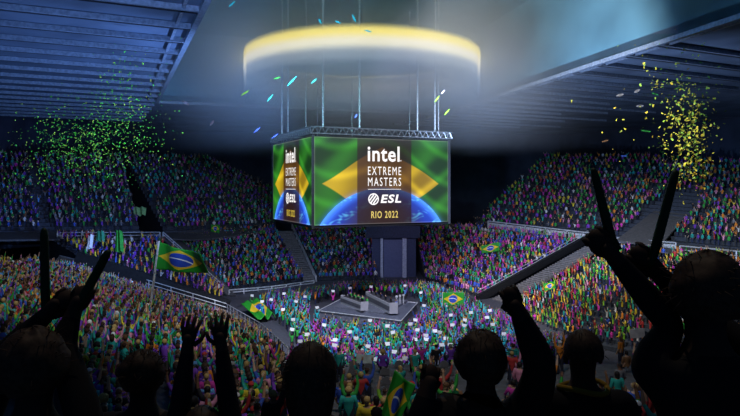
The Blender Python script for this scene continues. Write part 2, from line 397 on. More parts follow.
tier('seating_tier', 'narrow wedge-shaped stand behind the large waving flag', [(84, 259, 82), (222, 303, 88)], [(50, 238, 96), (155, 240, 101), (224, 296, 93)], 8, zone='wedge', seat=.8, fill=.85)
NLp = tier('seating_tier', 'near left stand full of colourfully dressed spectators', [(219, 323, 76), (253, 347, 53), (282, 378, 33), (300, 420, 22), (306, 470, 17)],
     [(74, 277, 76), (10, 268, 59), (-70, 300, 36), (-130, 416, 22), (-130, 470, 17)], 29, zone='left', seat=.60, fill=.97, nseg=30, skip=lambda s, r: s < .35 and r > .93)
# the own stand under the camera
def own_tier(name, label, corners, nr, zone):
    (xl, xr, D0, z0), (xl2, xr2, D1, z1) = corners
    def q(X, D, z): return (CX+F*X/D, HY-F*(z-ZC)/D, D)
    return tier(name, label, [q(xl, D0, z0), q(xr, D0, z0)], [q(xl2, D1, z1), q(xr2, D1, z1)], nr, zone=zone, fill=0, nseg=8, mt=M_step)
own_tier('seating_tier', 'grey stepped lower rows of the near stand, closest to the floor crowd', ((-4.5, 15, 34, 7.9), (-2.5, 13, 22, 9.3)), 12, 'own')
own_tier('seating_tier', 'steeper middle rows of the near stand below the big foreground heads', ((-2.45, 13, 21.95, 9.3), (-2.0, 10, 12, 12.3)), 11, 'own')
own_tier('seating_tier', 'top rows of the near stand that the dark foreground spectators stand on', ((-9, 9, 11.9, 12.4), (-9, 9, 1.4, 15.9)), 9, 'own2')
def own_z(D):
    if D > 22: return 7.9+1.4*math.floor(max(0, (34-D)/12*12))/12
    if D > 12: return 9.3+3.0*math.floor((21.95-D)/9.95*11)/11
    return 12.4+3.5*math.floor((11.9-D)/10.5*9)/9

# ------------------------------------------------------------------ walkways, stairs, rails
def ribbon(name, Pa, Pb, mt, label=None, cat=None, th=.25, kind='structure', n=10, parent=None):
    Pa = [W(*p) for p in Pa]; Pb = [W(*p) for p in Pb]; b = MB()
    for i in range(n):
        a, c = polyat(Pa, i/n), polyat(Pa, (i+1)/n); a2, c2 = polyat(Pb, i/n), polyat(Pb, (i+1)/n); b.prism([a, c, c2, a2], th)
    o = b.build(name, mt, parent); tag(o, label, cat, kind=kind); return o
def stairs(name, label, Pa, Pb, n, mt, th=.25):
    """Pa bottom pair, Pb top pair: flat treads rising from a to b"""
    a0, a1 = W(*Pa[0]), W(*Pa[1]); b0, b1 = W(*Pb[0]), W(*Pb[1]); b = MB()
    for i in range(n):
        t0, t1 = i/n, (i+1)/n; p, q, r, s = a0.lerp(b0, t0), a1.lerp(b1, t0), a1.lerp(b1, t1), a0.lerp(b0, t1)
        z = (p.z+q.z)/2+(r.z-q.z); b.prism([(p.x, p.y, z), (q.x, q.y, z), (r.x, r.y, z), (s.x, s.y, z)], .5)
    return tag(b.build(name, mt), label, 'stairs')
def rail(label, P, h=1.0, post=2.5, r=.05, mt=None, name='guard_rail', bars=2, panel=False):
    P = [W(*p) for p in P]; b = MB(); L = sum((P[i+1]-P[i]).length for i in range(len(P)-1)); n = max(1, int(L/post))
    root = MB(); up = Vector((0, 0, 1))
    for j in range(bars): b.tube([p+up*(h*(j+1)/bars) for p in P], r, 5)
    for i in range(n+1):
        p = polyat(P, i/n); b.tube([p, p+up*h], r, 5)
    if panel:
        for i in range(n):
            p, q = polyat(P, (i+.04)/n), polyat(P, (i+.96)/n); b.beam(p+up*h*.45, q+up*h*.45, .05, h*.7)
    return tag(b.build(name, mt or M_rail), label, 'railing')
ribbon('walkway', [(-30, 232, 92), (60, 232, 102), (175, 232, 117), (276, 227, 134)], [(-30, 240, 84), (60, 239, 94), (160, 238, 102), (200, 240, 115), (276, 230, 131)], M_walk)
ribbon('walkway', [(160, 236, 103), (228, 295, 98)], [(178, 236, 117), (236, 295, 97)], M_walk)
ribbon('walkway', [(60, 255, 80), (84, 261, 81), (226, 308, 85)], [(50, 266, 76), (82, 268, 79), (226, 313, 81)], M_walk)
ribbon('walkway', [(20, 262, 66), (82, 266, 80), (227, 310, 81), (263, 334, 56), (291, 367, 33.5)], [(12, 270, 60), (74, 278, 77), (219, 324, 77), (253, 348, 53.5), (282, 379, 33.2)], M_step, n=24)
ribbon('walkway', [(415, 225, 139), (480, 228, 131), (592, 243, 111), (700, 256, 92), (770, 262, 80)], [(416, 222, 141), (472, 224.5, 134), (592, 236, 115), (700, 246, 97), (770, 252, 88)], M_walk)
rail('low white rail along the upper left concourse', [(60, 239, 94), (160, 238, 102)], 1.0, 3)
rail('white rail running down from the concourse behind the big flag', [(163, 236.5, 104), (229, 295, 99)], .8, 2.5, .09)
rail('white rail in front of the far left lower stand', [(229, 295, 98), (272, 291, 105), (314, 285, 111)], .8, 3, .1)
rail('pale handrail beside the far narrow stairway', [(316, 282, 113), (292, 229, 134)], 1.1, 2.5, .11)
rail('long handrail along the edge of the near left stand', [(82, 268, 79), (226, 311, 80), (262, 335, 55), (288, 366, 33)], 1.0, 3, .05)
rail('barrier with grey panels along the upper right concourse', [(488, 228, 130), (590, 241, 112)], 1.5, 4.2, .12, panel=True)
rail('barrier with grey panels at the foot of the upper right ramp', [(617, 246, 108), (676, 252, 98)], 1.5, 3.5, .12, panel=True)
rail('railing along the upper right walkway by the edge of the picture', [(680, 254, 95), (770, 264, 80)], 1.3, 4, .1)
stairs('stairway', 'narrow dark stairway between the two far left lower stands', [(304, 282, 112), (317, 281, 113)], [(277, 232, 132), (292, 230, 133)], 26, M_step)
stairs('stairway', 'broad grey stairway beside the right stand', [(480, 306, 94), (492, 311, 91)], [(586, 246, 108), (602, 248, 105)], 40, M_step)
b = MB(); b.beam(W(477, 299, 95), W(588, 238.5, 110), .7, 1.2); tag(b.build('parapet_wall', M_black), 'dark sloping parapet beside the broad grey stairway', 'parapet')
b = MB(); b.beam(W(76, 257, 78), W(229, 306, 82), .8, 1.5); tag(b.build('parapet_wall', M_black), 'long dark parapet between the near left stand and the wedge-shaped stand', 'parapet')
rail('thin handrail on the dark parapet beside the broad stairway', [(478, 297, 95.5), (588, 236, 110.5)], 1.0, 4, .05)
ribbon('walkway', [(616, 240, 105), (660, 246, 99)], [(668, 200, 121), (702, 197, 118)], mat('ramp_concrete', (.10, .10, .105), .85), th=.3)
# floor entrance: dark tunnel block
tun = empty('entrance_tunnel', (0, 0, 0)); tag(tun, 'dark blue entrance tunnel with tall pale side columns behind the stage', 'tunnel')
M_tun = mat('tunnel_blue', (.03, .04, .10), .6, var=.15); M_tun2 = mat('tunnel_panel', (.07, .085, .18), .5, var=.1)
def ubox(b, x0, x1, D, y0, y1, dep, m_=0):
    p, q = W(x0, y1, D), W(x1, y0, D); b.box(((p.x+q.x)/2, D+dep/2, (p.z+q.z)/2), (q.x-p.x, dep, q.z-p.z), m_)
b = MB(); ubox(b, 372, 416, 119, 228, 279, 6); b.build('tunnel_wall', M_tun, tun)
b = MB(); ubox(b, 383.5, 402.5, 118.4, 240, 279, .6); b.build('tunnel_door', M_tun2, tun)
for x0, x1 in ((380.5, 383), (402.5, 406.5)):
    b = MB(); ubox(b, x0, x1, 118, 238, 280, .8); b.build('column', mat('column_steel', (.34, .37, .48), .4), tun)
b = MB(); ubox(b, 366, 420, 117, 226, 238, 5); b.build('lintel', mat('tunnel_dark', (.02, .025, .06), .7), tun)

# ------------------------------------------------------------------ stage
stg = empty('stage', (0, 0, 0)); tag(stg, 'low grey square stage in the middle of the floor crowd', 'stage')
SC = [G(318, 311, 1.0), G(401, 321, 1.0), G(417.5, 303, 1.0), G(346, 296.5, 1.0)]
b = MB(); b.prism(SC, .14); b.build('deck', M_stage, stg)
ctr = sum(SC, Vector())/4
b = MB(); b.prism([p+(ctr-p).normalized()*.12-Vector((0, 0, .14)) for p in SC], .86); b.build('skirt', M_stage2, stg)
b = MB()
for i in range(4): b.tube([SC[i]+Vector((0, 0, .03)), SC[(i+1) % 4]+Vector((0, 0, .03))], .07, 5)
b.build('edge_trim', M_rail, stg)
IN = [G(333, 308, 1.0), G(384, 315, 1.0), G(408, 302, 1.0), G(352, 297.5, 1.0)]
b = MB(); b.prism([p+Vector((0, 0, .25)) for p in IN], .25); b.build('riser', mat('riser_grey', (.13, .14, .18), .5), stg)
def desk(label, pa, pb, h):
    e = empty('player_desk', (0, 0, 0)); tag(e, label, 'desk', 'long player desks on the stage')
    a, c = G(*pa, 1.25), G(*pb, 1.25); d = (c-a).normalized(); n = d.cross(Vector((0, 0, 1)));
    if n.y > 0: n = -n
    b = MB(); b.beam(a+Vector((0, 0, h/2)), c+Vector((0, 0, h/2)), .12, h); b.build('front_panel', M_desk, e)
    b = MB(); b.beam(a-n*.55+Vector((0, 0, h-.05)), c-n*.55+Vector((0, 0, h-.05)), 1.1, .08); b.build('desk_top', mat('desk_dark', (.05, .05, .06), .5), e)
    for t in (a, c):
        b = MB(); b.beam(t+Vector((0, 0, h/2+.05)), t-n*1.1+Vector((0, 0, h/2+.05)), .12, h+.1); b.build('side_panel', M_desk, e)
    b = MB(); b.beam(a+n*.08+Vector((0, 0, h*.5)), c+n*.08+Vector((0, 0, h*.5)), .04, h*.45); b.build('display_strip', mat('strip_dark', (.10, .10, .12), .4), e)
    for i in range(5):
        p = a.lerp(c, (i+.5)/5)-n*.5+Vector((0, 0, h+.25)); b = MB()
        R = d.to_track_quat('X', 'Z').to_matrix(); b.box(p, (.6, .05, .38), 0, R); b.box(p-Vector((0, 0, .22)), (.08, .08, .12), 0, R)
        mo = b.build('monitor', M_black); tag(mo, 'black computer monitor, number %s along the %s' % (['one from the left', 'two from the left', 'three, the middle one,', 'four from the left', 'five, the rightmost,'][i], 'shorter left player desk' if 'left' in label else 'longer right player desk'), 'monitor', 'monitors on the player desks')
    return a, c, n
DK = [desk('shorter white-fronted player desk on the left of the stage', (341, 303.5), (361, 311), 1.1), desk('longer white-fronted player desk running to the front right of the stage', (366, 301.5), (390, 314), 1.35)]
b = MB()
for i, px in enumerate((396.5, 400, 403.5)):
    p = G(px, 306+i*-.8, 1.0); bb = MB(); bb.tube([p, p+Vector((0, 0, 1.3))], .09, 6); bb.box(p+Vector((0, 0, 1.35)), (.3, .3, .25))
    tag(bb.build('stage_post', M_rail), ['left', 'middle', 'right'][i]+' of three short pale posts at the right end of the stage', 'post', 'short posts on the stage')  # plain pale posts with box heads

# ------------------------------------------------------------------ crowd
def T_sphere(c, r, nu=6, nv=4):
    V = [(c[0], c[1], c[2]-r[2])]; Fc = []
    for j in range(1, nv):
        t = -math.pi/2+math.pi*j/nv
        for i in range(nu):
            a = 2*math.pi*i/nu; V.append((c[0]+r[0]*math.cos(t)*math.cos(a), c[1]+r[1]*math.cos(t)*math.sin(a), c[2]+r[2]*math.sin(t)))
    V.append((c[0], c[1], c[2]+r[2])); top = len(V)-1
    for i in range(nu):
        k = (i+1) % nu; Fc.append((0, 1+k, 1+i, 1+i)); Fc.append((top, 1+(nv-2)*nu+i, 1+(nv-2)*nu+k, 1+(nv-2)*nu+k))
        for j in range(nv-2): Fc.append((1+j*nu+i, 1+j*nu+k, 1+(j+1)*nu+k, 1+(j+1)*nu+i))
    return V, Fc
def T_loft(rings, n=6):
    """rings: (centre, rx, ry) stacked along any path; axis guessed"""
    V = []; Fc = []; P = [Vector(r[0]) for r in rings]
    for q, (c, rx, ry) in enumerate(rings):
        d = (P[min(q+1, len(P)-1)]-P[max(q-1, 0)]).normalized()
        X = Vector((1, 0, 0)); Y = d.cross(X)
        if Y.length < .3: X = Vector((0, 1, 0)); Y = d.cross(X)
        Y.normalize(); X = Y.cross(d)
        for i in range(n):
            a = 2*math.pi*i/n; V.append(tuple(P[q]+X*math.cos(a)*rx+Y*math.sin(a)*ry))
    for q in range(len(rings)-1):
        for i in range(n):
            k = (i+1) % n; Fc.append((q*n+i, q*n+k, (q+1)*n+k, (q+1)*n+i))
    return V, Fc
POSES = {
 'V':    [((-.2, 0, 1.4), (-.36, .06, 1.62), (-.42, .1, 1.92)), ((.2, 0, 1.4), (.36, .06, 1.62), (.42, .1, 1.92))],
 'up':   [((-.2, 0, 1.4), (-.27, .06, 1.68), (-.22, .1, 1.98)), ((.2, 0, 1.4), (.27, .06, 1.68), (.22, .1, 1.98))],
 'one':  [((-.2, 0, 1.4), (-.27, -.02, 1.12), (-.2, .2, .98)), ((.2, 0, 1.4), (.33, .08, 1.64), (.36, .14, 1.95))],
 'clap': [((-.2, 0, 1.4), (-.28, .12, 1.18), (-.05, .33, 1.34)), ((.2, 0, 1.4), (.28, .12, 1.18), (.05, .33, 1.34))],
 'down': [((-.2, 0, 1.4), (-.27, 0, 1.1), (-.22, .12, .85)), ((.2, 0, 1.4), (.27, 0, 1.1), (.22, .12, .85))],
}
def template(pose, hat=False, card=False, flip=False):
    V = []; Fq = []; cl = []
    def add(vf, c):
        n = len(V); V.extend(vf[0]); Fq.extend([tuple(i+n for i in f) for f in vf[1]]); cl.extend([c]*len(vf[1]))
    add(T_loft([((0, 0, .85), .15, .11), ((0, 0, 1.12), .14, .10), ((0, 0, 1.36), .20, .12), ((0, 0, 1.46), .12, .08), ((0, 0, 1.52), .05, .05)]), 1)
    add(T_sphere((0, .01, 1.62), (.095, .105, .13)), 0)
    add(T_sphere((0, -.02, 1.66), (.11, .11, .12)), 4 if hat else 2)
    for sgn in (-1, 1): add(T_loft([((sgn*.08, 0, .9), .09, .09), ((sgn*.1, .03, .48), .065, .065), ((sgn*.1, 0, .02), .05, .05)], 4), 3)
    for (s_, e, h) in POSES[pose]:
        if flip: s_, e, h = [(-x[0], x[1], x[2]) for x in (s_, e, h)]
        add(T_loft([(s_, .06, .06), (e, .048, .048)], 4), 1); hh = Vector(h)+(Vector(h)-Vector(e)).normalized()*.12
        add(T_loft([(e, .045, .045), (h, .034, .034)], 4), 5); add(T_loft([(h, .045, .03), (tuple(hh), .04, .02)], 4), 0)
    return np.array(V), np.array(Fq), np.array(cl)
TP = [template('V'), template('up'), template('one'), template('clap'), template('down'), template('one', flip=True), template('V', hat=True), template('down', hat=True), template('clap', hat=True)]
SHIRT = {'teal': (.03, .42, .36), 'turquoise': (.03, .55, .62), 'green': (.04, .38, .06), 'lime': (.28, .60, .05), 'purple': (.20, .06, .50), 'violet': (.36, .10, .62), 'magenta': (.62, .05, .40), 'blue': (.05, .12, .55),
 'azure': (.12, .32, .68), 'red': (.55, .05, .05), 'orange': (.75, .25, .03), 'yellow': (.75, .58, .04), 'white': (.7, .7, .7), 'black': (.02, .02, .025), 'grey': (.22, .22, .24), 'pink': (.75, .30, .45), 'brown': (.22, .11, .05)}
ZPAL = {
 'floor': ['turquoise']*6+['teal']*6+['purple']*4+['violet']*3+['magenta']*3+['green']*6+['blue']*4+['lime', 'azure', 'orange', 'yellow', 'black', 'black'],
 'far_left': ['teal']*4+['green']*3+['purple']*3+['blue']*3+['grey', 'grey', 'red', 'orange', 'brown', 'black', 'black', 'black', 'magenta', 'white', 'azure'],
 'far_right': ['purple']*4+['blue']*4+['magenta']*3+['teal']*2+['green']*3+['orange', 'red', 'yellow', 'pink', 'black', 'black', 'black', 'white'],
 'right': ['orange']*4+['green']*5+['lime']*3+['red']*4+['yellow']*4+['magenta']*4+['teal']*3+['blue', 'purple', 'white', 'pink', 'black', 'black'],
 'up_right': ['green']*5+['teal']*3+['orange']*3+['magenta']*3+['purple']*2+['yellow', 'white', 'red', 'pink', 'grey', 'black', 'black', 'black', 'black'],
 'up_left': ['teal']*4+['green']*4+['purple']*4+['grey']*4+['blue', 'white', 'azure', 'magenta', 'brown', 'black', 'black', 'black', 'black'],
 'wedge': ['yellow']*3+['purple']*4+['blue']*4+['magenta', 'orange', 'red', 'green', 'white', 'white', 'pink'],
 'left': ['teal']*4+['green']*4+['purple']*4+['blue']*3+['orange', 'red', 'magenta', 'pink', 'turquoise', 'azure', 'black', 'black', 'brown', 'yellow', 'lime', 'grey'],
}
SKIN = [(.62, .38, .25), (.48, .28, .17), (.30, .16, .09), (.70, .48, .34), (.20, .10, .06)]
HAIR = {'black': (.015, .012, .012), 'dark brown': (.05, .025, .015), 'brown': (.13, .065, .03), 'blond': (.50, .34, .12), 'grey': (.3, .3, .3)}
POSEW = {'floor': [30, 22, 14, 4, 4, 14, 1, 1, 0], 'far_left': [10, 10, 14, 14, 30, 8, 2, 9, 6], 'far_right': [12, 10, 12, 14, 28, 8, 1, 4, 2], 'right': [26, 14, 16, 10, 16, 12, 2, 1, 1],
 'up_right': [16, 8, 12, 14, 28, 8, 1, 2, 1], 'up_left': [10, 10, 14, 14, 28, 8, 3, 8, 4], 'wedge': [20, 10, 14, 12, 20, 8, 1, 3, 1], 'left': [5, 4, 8, 22, 52, 6, 1, 2, 1]}
# floor crowd
FP = [(258, 305), (264, 302), (316, 297), (372, 290), (425, 291), (464, 302), (484, 316), (530, 338), (575, 356), (590, 380), (312, 380), (306, 360), (284, 330)]
SP = [Vector((p.x, p.y)) for p in SC]
sc2 = sum(SP, Vector((0, 0)))/4; SPo = [(sc2+(p-sc2)*1.2) for p in SP]
CARDS = [(252, 296), (284, 294), (296, 302), (333, 291.5), (350, 288.5), (371, 287), (405, 286), (421, 293), (424, 306), (451, 315.5), (293, 320), (292, 330), (307, 335), (324, 325.5), (370, 321), (349.5, 332.5), (356, 339), (368, 347), (335, 340.5), (334.5, 346), (343.5, 359.5),
 (361, 351), (387.5, 326.5), (393, 333), (410.5, 324.5), (415.5, 320.5), (417.5, 330.5), (435, 331.5), (440, 333), (465, 320.5), (464.5, 326), (452.5, 325.5), (450.5, 345.5), (442, 345.5), (426, 336), (415, 340), (426.5, 340), (387.5, 344.5), (394.5, 352.5), (404.5, 351), (382, 354.5), (417.5, 354.5), (375, 360), (399.5, 362), (405, 359), (471, 313), (490, 311), (487, 318), (493, 325), (504, 334.5), (446, 339), (527, 337), (535, 352), (552, 345), (312, 352), (300, 342), (318, 362), (327, 353), (283, 310), (271, 300), (262, 302), (305, 297), (317, 308)]
fl = []
y = 56.0
while y < 108:
    x = -28.0
    while x < 32:
        p = Vector((x+random.uniform(-.28, .28), y+random.uniform(-.28, .28), 0)); x += .85
        if random.random() > .85: continue
        if not inside(PX(p), FP) or inside((p.x, p.y), SPo) or inside(PX(p), [(308, 308), (346, 294), (422, 300), (427, 312), (410, 334), (398, 337), (308, 329)]): continue
        fl.append(p)
    y += 1.0
taken = []
for c in CARDS:
    p = G(c[0], c[1], 2.12); taken.append(Vector((p.x, p.y-.02, 0)))
for p in fl:
    if all((p-t).length > .5 for t in taken): PEOPLE.append((p, 'floor'))
CX0, CY0 = -1, 90
# individuals: nearest of the near stands
near = []; rest = []
HIDE = [(120, 352, 168, 420), (286, 350, 336, 420), (457, 345, 503, 420), (568, 335, 600, 420), (-20, 350, 62, 420), (672, 290, 760, 420), (181, 372, 193, 420), (217, 372, 229, 420), (526, 365, 548, 420)]
for p, z in PEOPLE:
    if z != 'left': rest.append((p, z)); continue
    q = PX(p+Vector((0, 0, 1.45)))
    if any(h[0] < q[0] < h[2] and h[1] < q[1] < h[3] for h in HIDE): continue
    if q[0] < -14 or q[1] > 424: continue
    near.append((p, z, q))
OWN = []
for i, D in enumerate([33.3, 31.3, 29.3, 27.2, 25.3, 23.4]+[21.4-.905*j for j in range(0, 9)]):
    for k in range(40):
        X = -4+.85*k+random.uniform(-.12, .12)+(i % 2)*.3
        if X > (14 if D > 22 else 11) or X < -3.0: continue
        if random.random() > (.34 if D > 22 else .6): continue
        z = own_z(D); q = PX((X, D, z+1.2))
        if q[1] > 426 or q[0] > 735 or any(h[0] < q[0] < h[2] and h[1] < q[1] < h[3] for h in HIDE): continue
        OWN.append((Vector((X, D, z)), 'own', q))
near.sort(key=lambda t: t[0].y)
NI = 286-len(OWN)-10
IND = near[:NI]; rest += [(p, z) for p, z, q in near[NI:]]
REST = rest
def build_crowd(lst, extra):
    VV, FF, CC = [], [], []; nv = 0
    for p, z in lst+extra:
        if z == 'card': k = 1; zz = 'floor'
        else: zz = z; k = random.choices(range(9), POSEW[zz])[0]
        V, Fq, cl = TP[k]
        s = random.uniform(.92, 1.08); yaw = math.atan2(-(CX0-p.x), CY0-p.y) if abs(p.y-CY0)+abs(p.x-CX0) > 1 else 0
        if zz == 'floor': s *= 1.02
        if zz == 'left': s *= 1.08
        if z == 'card': s = 1.0; yaw = 0
        yaw += random.gauss(0, .25) if z != 'card' else 0
        ca, sa = math.cos(yaw), math.sin(yaw); P = V*s; Q = np.empty_like(P)
        sc_y = 1.0; Q[:, 0] = P[:, 0]*ca-P[:, 1]*sa+p.x; Q[:, 1] = P[:, 0]*sa+P[:, 1]*ca+p.y; Q[:, 2] = P[:, 2]+p.z
        sh = np.array(SHIRT[random.choice(ZPAL[zz])])*random.uniform(.7, 1.15); sk = np.array(random.choice(SKIN)); ha = np.array(random.choice([HAIR['black'], HAIR['dark brown'], HAIR['dark brown'], HAIR['brown'], HAIR['blond']]))
        tr = np.array(random.choice([(.02, .02, .03), (.03, .04, .09), (.05, .05, .05)])); hat = np.array(random.choice([(.75, .78, .8)]*3+[(.1, .4, .35), (.6, .1, .3)]))
        lut = np.array([sk, sh, ha, tr, hat, sh if random.random() < .8 or zz == 'floor' else sk])
        VV.append(Q); FF.append(Fq+nv); CC.append(lut[cl]); nv += len(V)
    V = np.concatenate(VV).astype(np.float32); Fq = np.concatenate(FF); C = np.concatenate(CC).astype(np.float32)
    tri = Fq[:, 2] == Fq[:, 3]; tot = np.where(tri, 3, 4); start = np.concatenate([[0], np.cumsum(tot)[:-1]])
    mask = np.ones_like(Fq, bool); mask[tri, 3] = False; li = Fq[mask]
    me = bpy.data.meshes.new('crowd'); me.vertices.add(len(V)); me.vertices.foreach_set('co', V.ravel()); me.loops.add(len(li)); me.loops.foreach_set('vertex_index', li.astype(np.int32))
    me.polygons.add(len(Fq)); me.polygons.foreach_set('loop_start', start.astype(np.int32)); me.update(calc_edges=True)
    at = me.attributes.new('cloth', 'FLOAT_COLOR', 'FACE'); at.data.foreach_set('color', np.concatenate([C, np.ones((len(C), 1), np.float32)], 1).ravel())
    mt = bpy.data.materials.new('crowd_clothes'); mt.use_nodes = True; nt = mt.node_tree; b = nt.nodes['Principled BSDF']; a = nt.nodes.new('ShaderNodeAttribute'); a.attribute_name = 'cloth'
    nt.links.new(a.outputs['Color'], b.inputs['Base Color']); b.inputs['Roughness'].default_value = .8; b.inputs['Specular IOR Level'].default_value = .15; me.materials.append(mt)
    o = bpy.data.objects.new('crowd', me); COL.objects.link(o); tag(o, 'thousands of cheering spectators filling the floor and the far stands', 'crowd', kind='stuff'); return o
build_crowd(REST, [(t, 'card') for t in taken])
# white cards, each its own
cm = MB(); cm.box((0, 0, .0), (.50, .02, .34)); cme = None
def side(px, py):
    if py < 300: return 'behind the stage'
    a = 'left of the stage' if px < 318 else 'right of the stage' if px > 418 and py < 322 else 'in front of the stage'
    return a
card0 = None; used_lab = {}
order = sorted(range(len(CARDS)), key=lambda i: (round(CARDS[i][1]/9), CARDS[i][0]))
rown = {}
for i in order:
    c = CARDS[i]; p = G(c[0], c[1], 2.12)
    if card0 is None: card0 = cm.build('paper_card', M_card); o = card0
    else: o = card0.copy(); COL.objects.link(o)
    o.location = (p.x, p.y+.12, 2.16); o.rotation_euler = (random.uniform(-.3, .1), random.uniform(-.15, .15), random.uniform(-.3, .3))
    r = round(c[1]/9); rown.setdefault(r, []).append(o); o['_r'] = r
ordn = ['first', 'second', 'third', 'fourth', 'fifth', 'sixth', 'seventh', 'eighth', 'ninth', 'tenth', 'eleventh', 'twelfth', 'thirteenth', 'fourteenth']
rs = sorted(rown)
for r in rs:
    L = rown[r]
    for j, o in enumerate(L):
        rr = 'farthest band of cards' if r == rs[0] else 'nearest band of cards' if r == rs[-1] else '%s band of cards from the back' % ordn[rs.index(r)]
        tag(o, 'white floor card, %s from the left in the %s' % (ordn[j], rr), 'card', 'white cards held up in the floor crowd'); del o['_r']

# ------------------------------------------------------------------ people with skinned bodies
def body(arms, seated=False, aw=1.0, sleeves='long', detail=1, turn=0., stance=.1, finger=True, fist=(False, False), lean=0.):
    """continuous skinned body facing +Y, 1.74 m; arms = [(shoulder, elbow, wrist)] left(-x), right(+x)"""
    V = []; R = []; E = []; SEG = []
    def node(p, r, par=None, c=None):
        V.append(Vector(p)); R.append(r if isinstance(r, tuple) else (r, r)); i = len(V)-1
        if par is not None: E.append((par, i)); SEG.append((V[par], V[i], c))
        return i
    dz = -.42 if seated else 0
    pel = node((0, 0, .95+dz), (.15, .11)); sp = node((0, 0, 1.12+dz), (.135, .10), pel, 1); ch = node((0, lean*.5, 1.30+dz), (.155, .11), sp, 1)
    nb = node((0, lean, 1.43+dz), (.085, .075), ch, 1); nk = node((0, lean+.01, 1.50+dz), .052, nb, 0); hd = node((0, lean+.02, 1.59+dz), (.074, .088), nk, 0); ht = node((0, lean+.01, 1.69+dz), (.068, .08), hd, 0)
    for sg in (-1, 1):
        if seated:
            k = node((sg*.12, .42, .56), .068, node((sg*.10, .08, .53), .09, pel, 3), 3); a = node((sg*.13, .44, .10), .045, k, 3)
        else:
            k = node((sg*(stance), .03, .50), .062, node((sg*.09, 0, .86), .088, pel, 3), 3); a = node((sg*(stance+.02), 0, .10), .043, k, 3)
        t = node(tuple(V[a]+Vector((0, .13, -.05))), .04, a, 2)
    hands = []
    for (s_, e, w) in arms:
        s_ = Vector(s_)+Vector((0, 0, dz)); e = Vector(e)+Vector((0, 0, dz)); w = Vector(w)+Vector((0, 0, dz)); sg = -1 if s_.x < 0 else 1
        a = node(tuple(s_), .066*aw, ch, 1); m_ = node(tuple(s_.lerp(e, .5)), .054*aw, a, 1); b_ = node(tuple(e), .046*aw, m_, 1); fc = 1 if sleeves == 'long' else 0
        c_ = node(tuple(e.lerp(w, .4)), .043*aw, b_, fc); d_ = node(tuple(w), .028*aw, c_, fc); dr = (w-e).normalized(); h_ = node(tuple(w+dr*.085), (.040, .022), d_, 0)
        hands.append((w, dr, sg))
    me = bpy.data.meshes.new('b'); me.from_pydata([tuple(x) for x in V], E, []); o = bpy.data.objects.new('b', me); COL.objects.link(o)
    md = o.modifiers.new('skin', 'SKIN'); md.use_smooth_shade = True
    for i, sv in enumerate(me.skin_vertices[0].data): sv.radius = R[i]; sv.use_root = (i == 0)
    ss = o.modifiers.new('ss', 'SUBSURF'); ss.levels = detail; ss.render_levels = detail
    dg = bpy.context.evaluated_depsgraph_get(); dg.update(); m2 = bpy.data.meshes.new_from_object(o.evaluated_get(dg)); bpy.data.objects.remove(o)
    b = MB(); b.v = [tuple(x.co) for x in m2.vertices]
    for pl in m2.polygons:
        c = Vector(pl.center); best = 9; cl = 1
        for (p0, p1, k) in SEG:
            d = p1-p0; t = max(0, min(1, (c-p0).dot(d)/max(1e-6, d.length_squared))); dd = (c-(p0+d*t)).length
            if dd < best: best = dd; cl = k
        b.f.append(tuple(pl.vertices)); b.m.append(cl)
    bpy.data.meshes.remove(m2)
    hz = 1.60+dz
    # ears, nose, eyes, mouth
    for sg in (-1, 1):
        V2, F2 = T_sphere((sg*.083, lean+.01, hz), (.014, .026, .036), 6, 4); n = len(b.v); b.v += V2; b.f += [tuple(dict.fromkeys(i+n for i in f)) for f in F2]; b.m += [0]*len(F2)
        V2, F2 = T_sphere((sg*.032, lean+.098, hz+.012), (.013, .008, .008), 6, 4); n = len(b.v); b.v += V2; b.f += [tuple(dict.fromkeys(i+n for i in f)) for f in F2]; b.m += [2]*len(F2)
    V2, F2 = T_sphere((0, lean+.112, hz-.018), (.014, .022, .026), 6, 4); n = len(b.v); b.v += V2; b.f += [tuple(dict.fromkeys(i+n for i in f)) for f in F2]; b.m += [0]*len(F2)
    V2, F2 = T_sphere((0, lean+.098, hz-.058), (.026, .008, .008), 6, 4); n = len(b.v); b.v += V2; b.f += [tuple(dict.fromkeys(i+n for i in f)) for f in F2]; b.m += [4]*len(F2)
    # fingers
    if finger:
        for hi, (w, dr, sg) in enumerate(hands):
            X = Vector((1, 0, 0)); Yp = dr.cross(X).normalized(); X = Yp.cross(dr).normalized()   # X across the palm
            fc = Vector((0, 1, 0)) if abs(dr.z) > .5 else Vector((0, 0, -1)); fc = (fc-dr*fc.dot(dr)).normalized()
            base = w+dr*.085
            q_ = dr.to_track_quat('Z', 'Y'); V2, F2 = T_sphere((0, 0, 0), (.040, .030, .052) if fist[hi] else (.036, .016, .048), 8, 6); n = len(b.v); b.v += [tuple(w+dr*.075+fc*(.016 if fist[hi] else 0)+X*v2[0]+fc*v2[1]+dr*v2[2]) for v2 in V2]; b.f += [tuple(dict.fromkeys(i+n for i in f)) for f in F2]; b.m += [0]*len(F2)
            for j, (L, off) in enumerate(((.062, -.030), (.076, -.010), (.072, .011), (.056, .030))):
                off *= -sg
                p0 = base+X*off*.95+dr*.0; r = .0098
                if fist[hi]: pts = [p0, p0+dr*.028+fc*.012, p0+dr*.03+fc*.040, p0+dr*.0+fc*.046]
                else: sp_ = X*off*.35; pts = [p0, p0+dr*L*.45+sp_*.6, p0+dr*L*.8+sp_+fc*.012, p0+dr*L+sp_*1.1+fc*.03]
                b.tube(pts, r, 6, 0, r2=.0068)
            p0 = w+dr*.03-X*sg*.026
            if fist[hi]: pts = [p0, p0-X*sg*.018+dr*.03+fc*.02, p0+X*sg*.012+dr*.05+fc*.045]
            else: pts = [p0, p0-X*sg*.03+dr*.028+fc*.008, p0-X*sg*.04+dr*.062+fc*.014]
            b.tube(pts, .012, 6, 0, r2=.008)
    return b
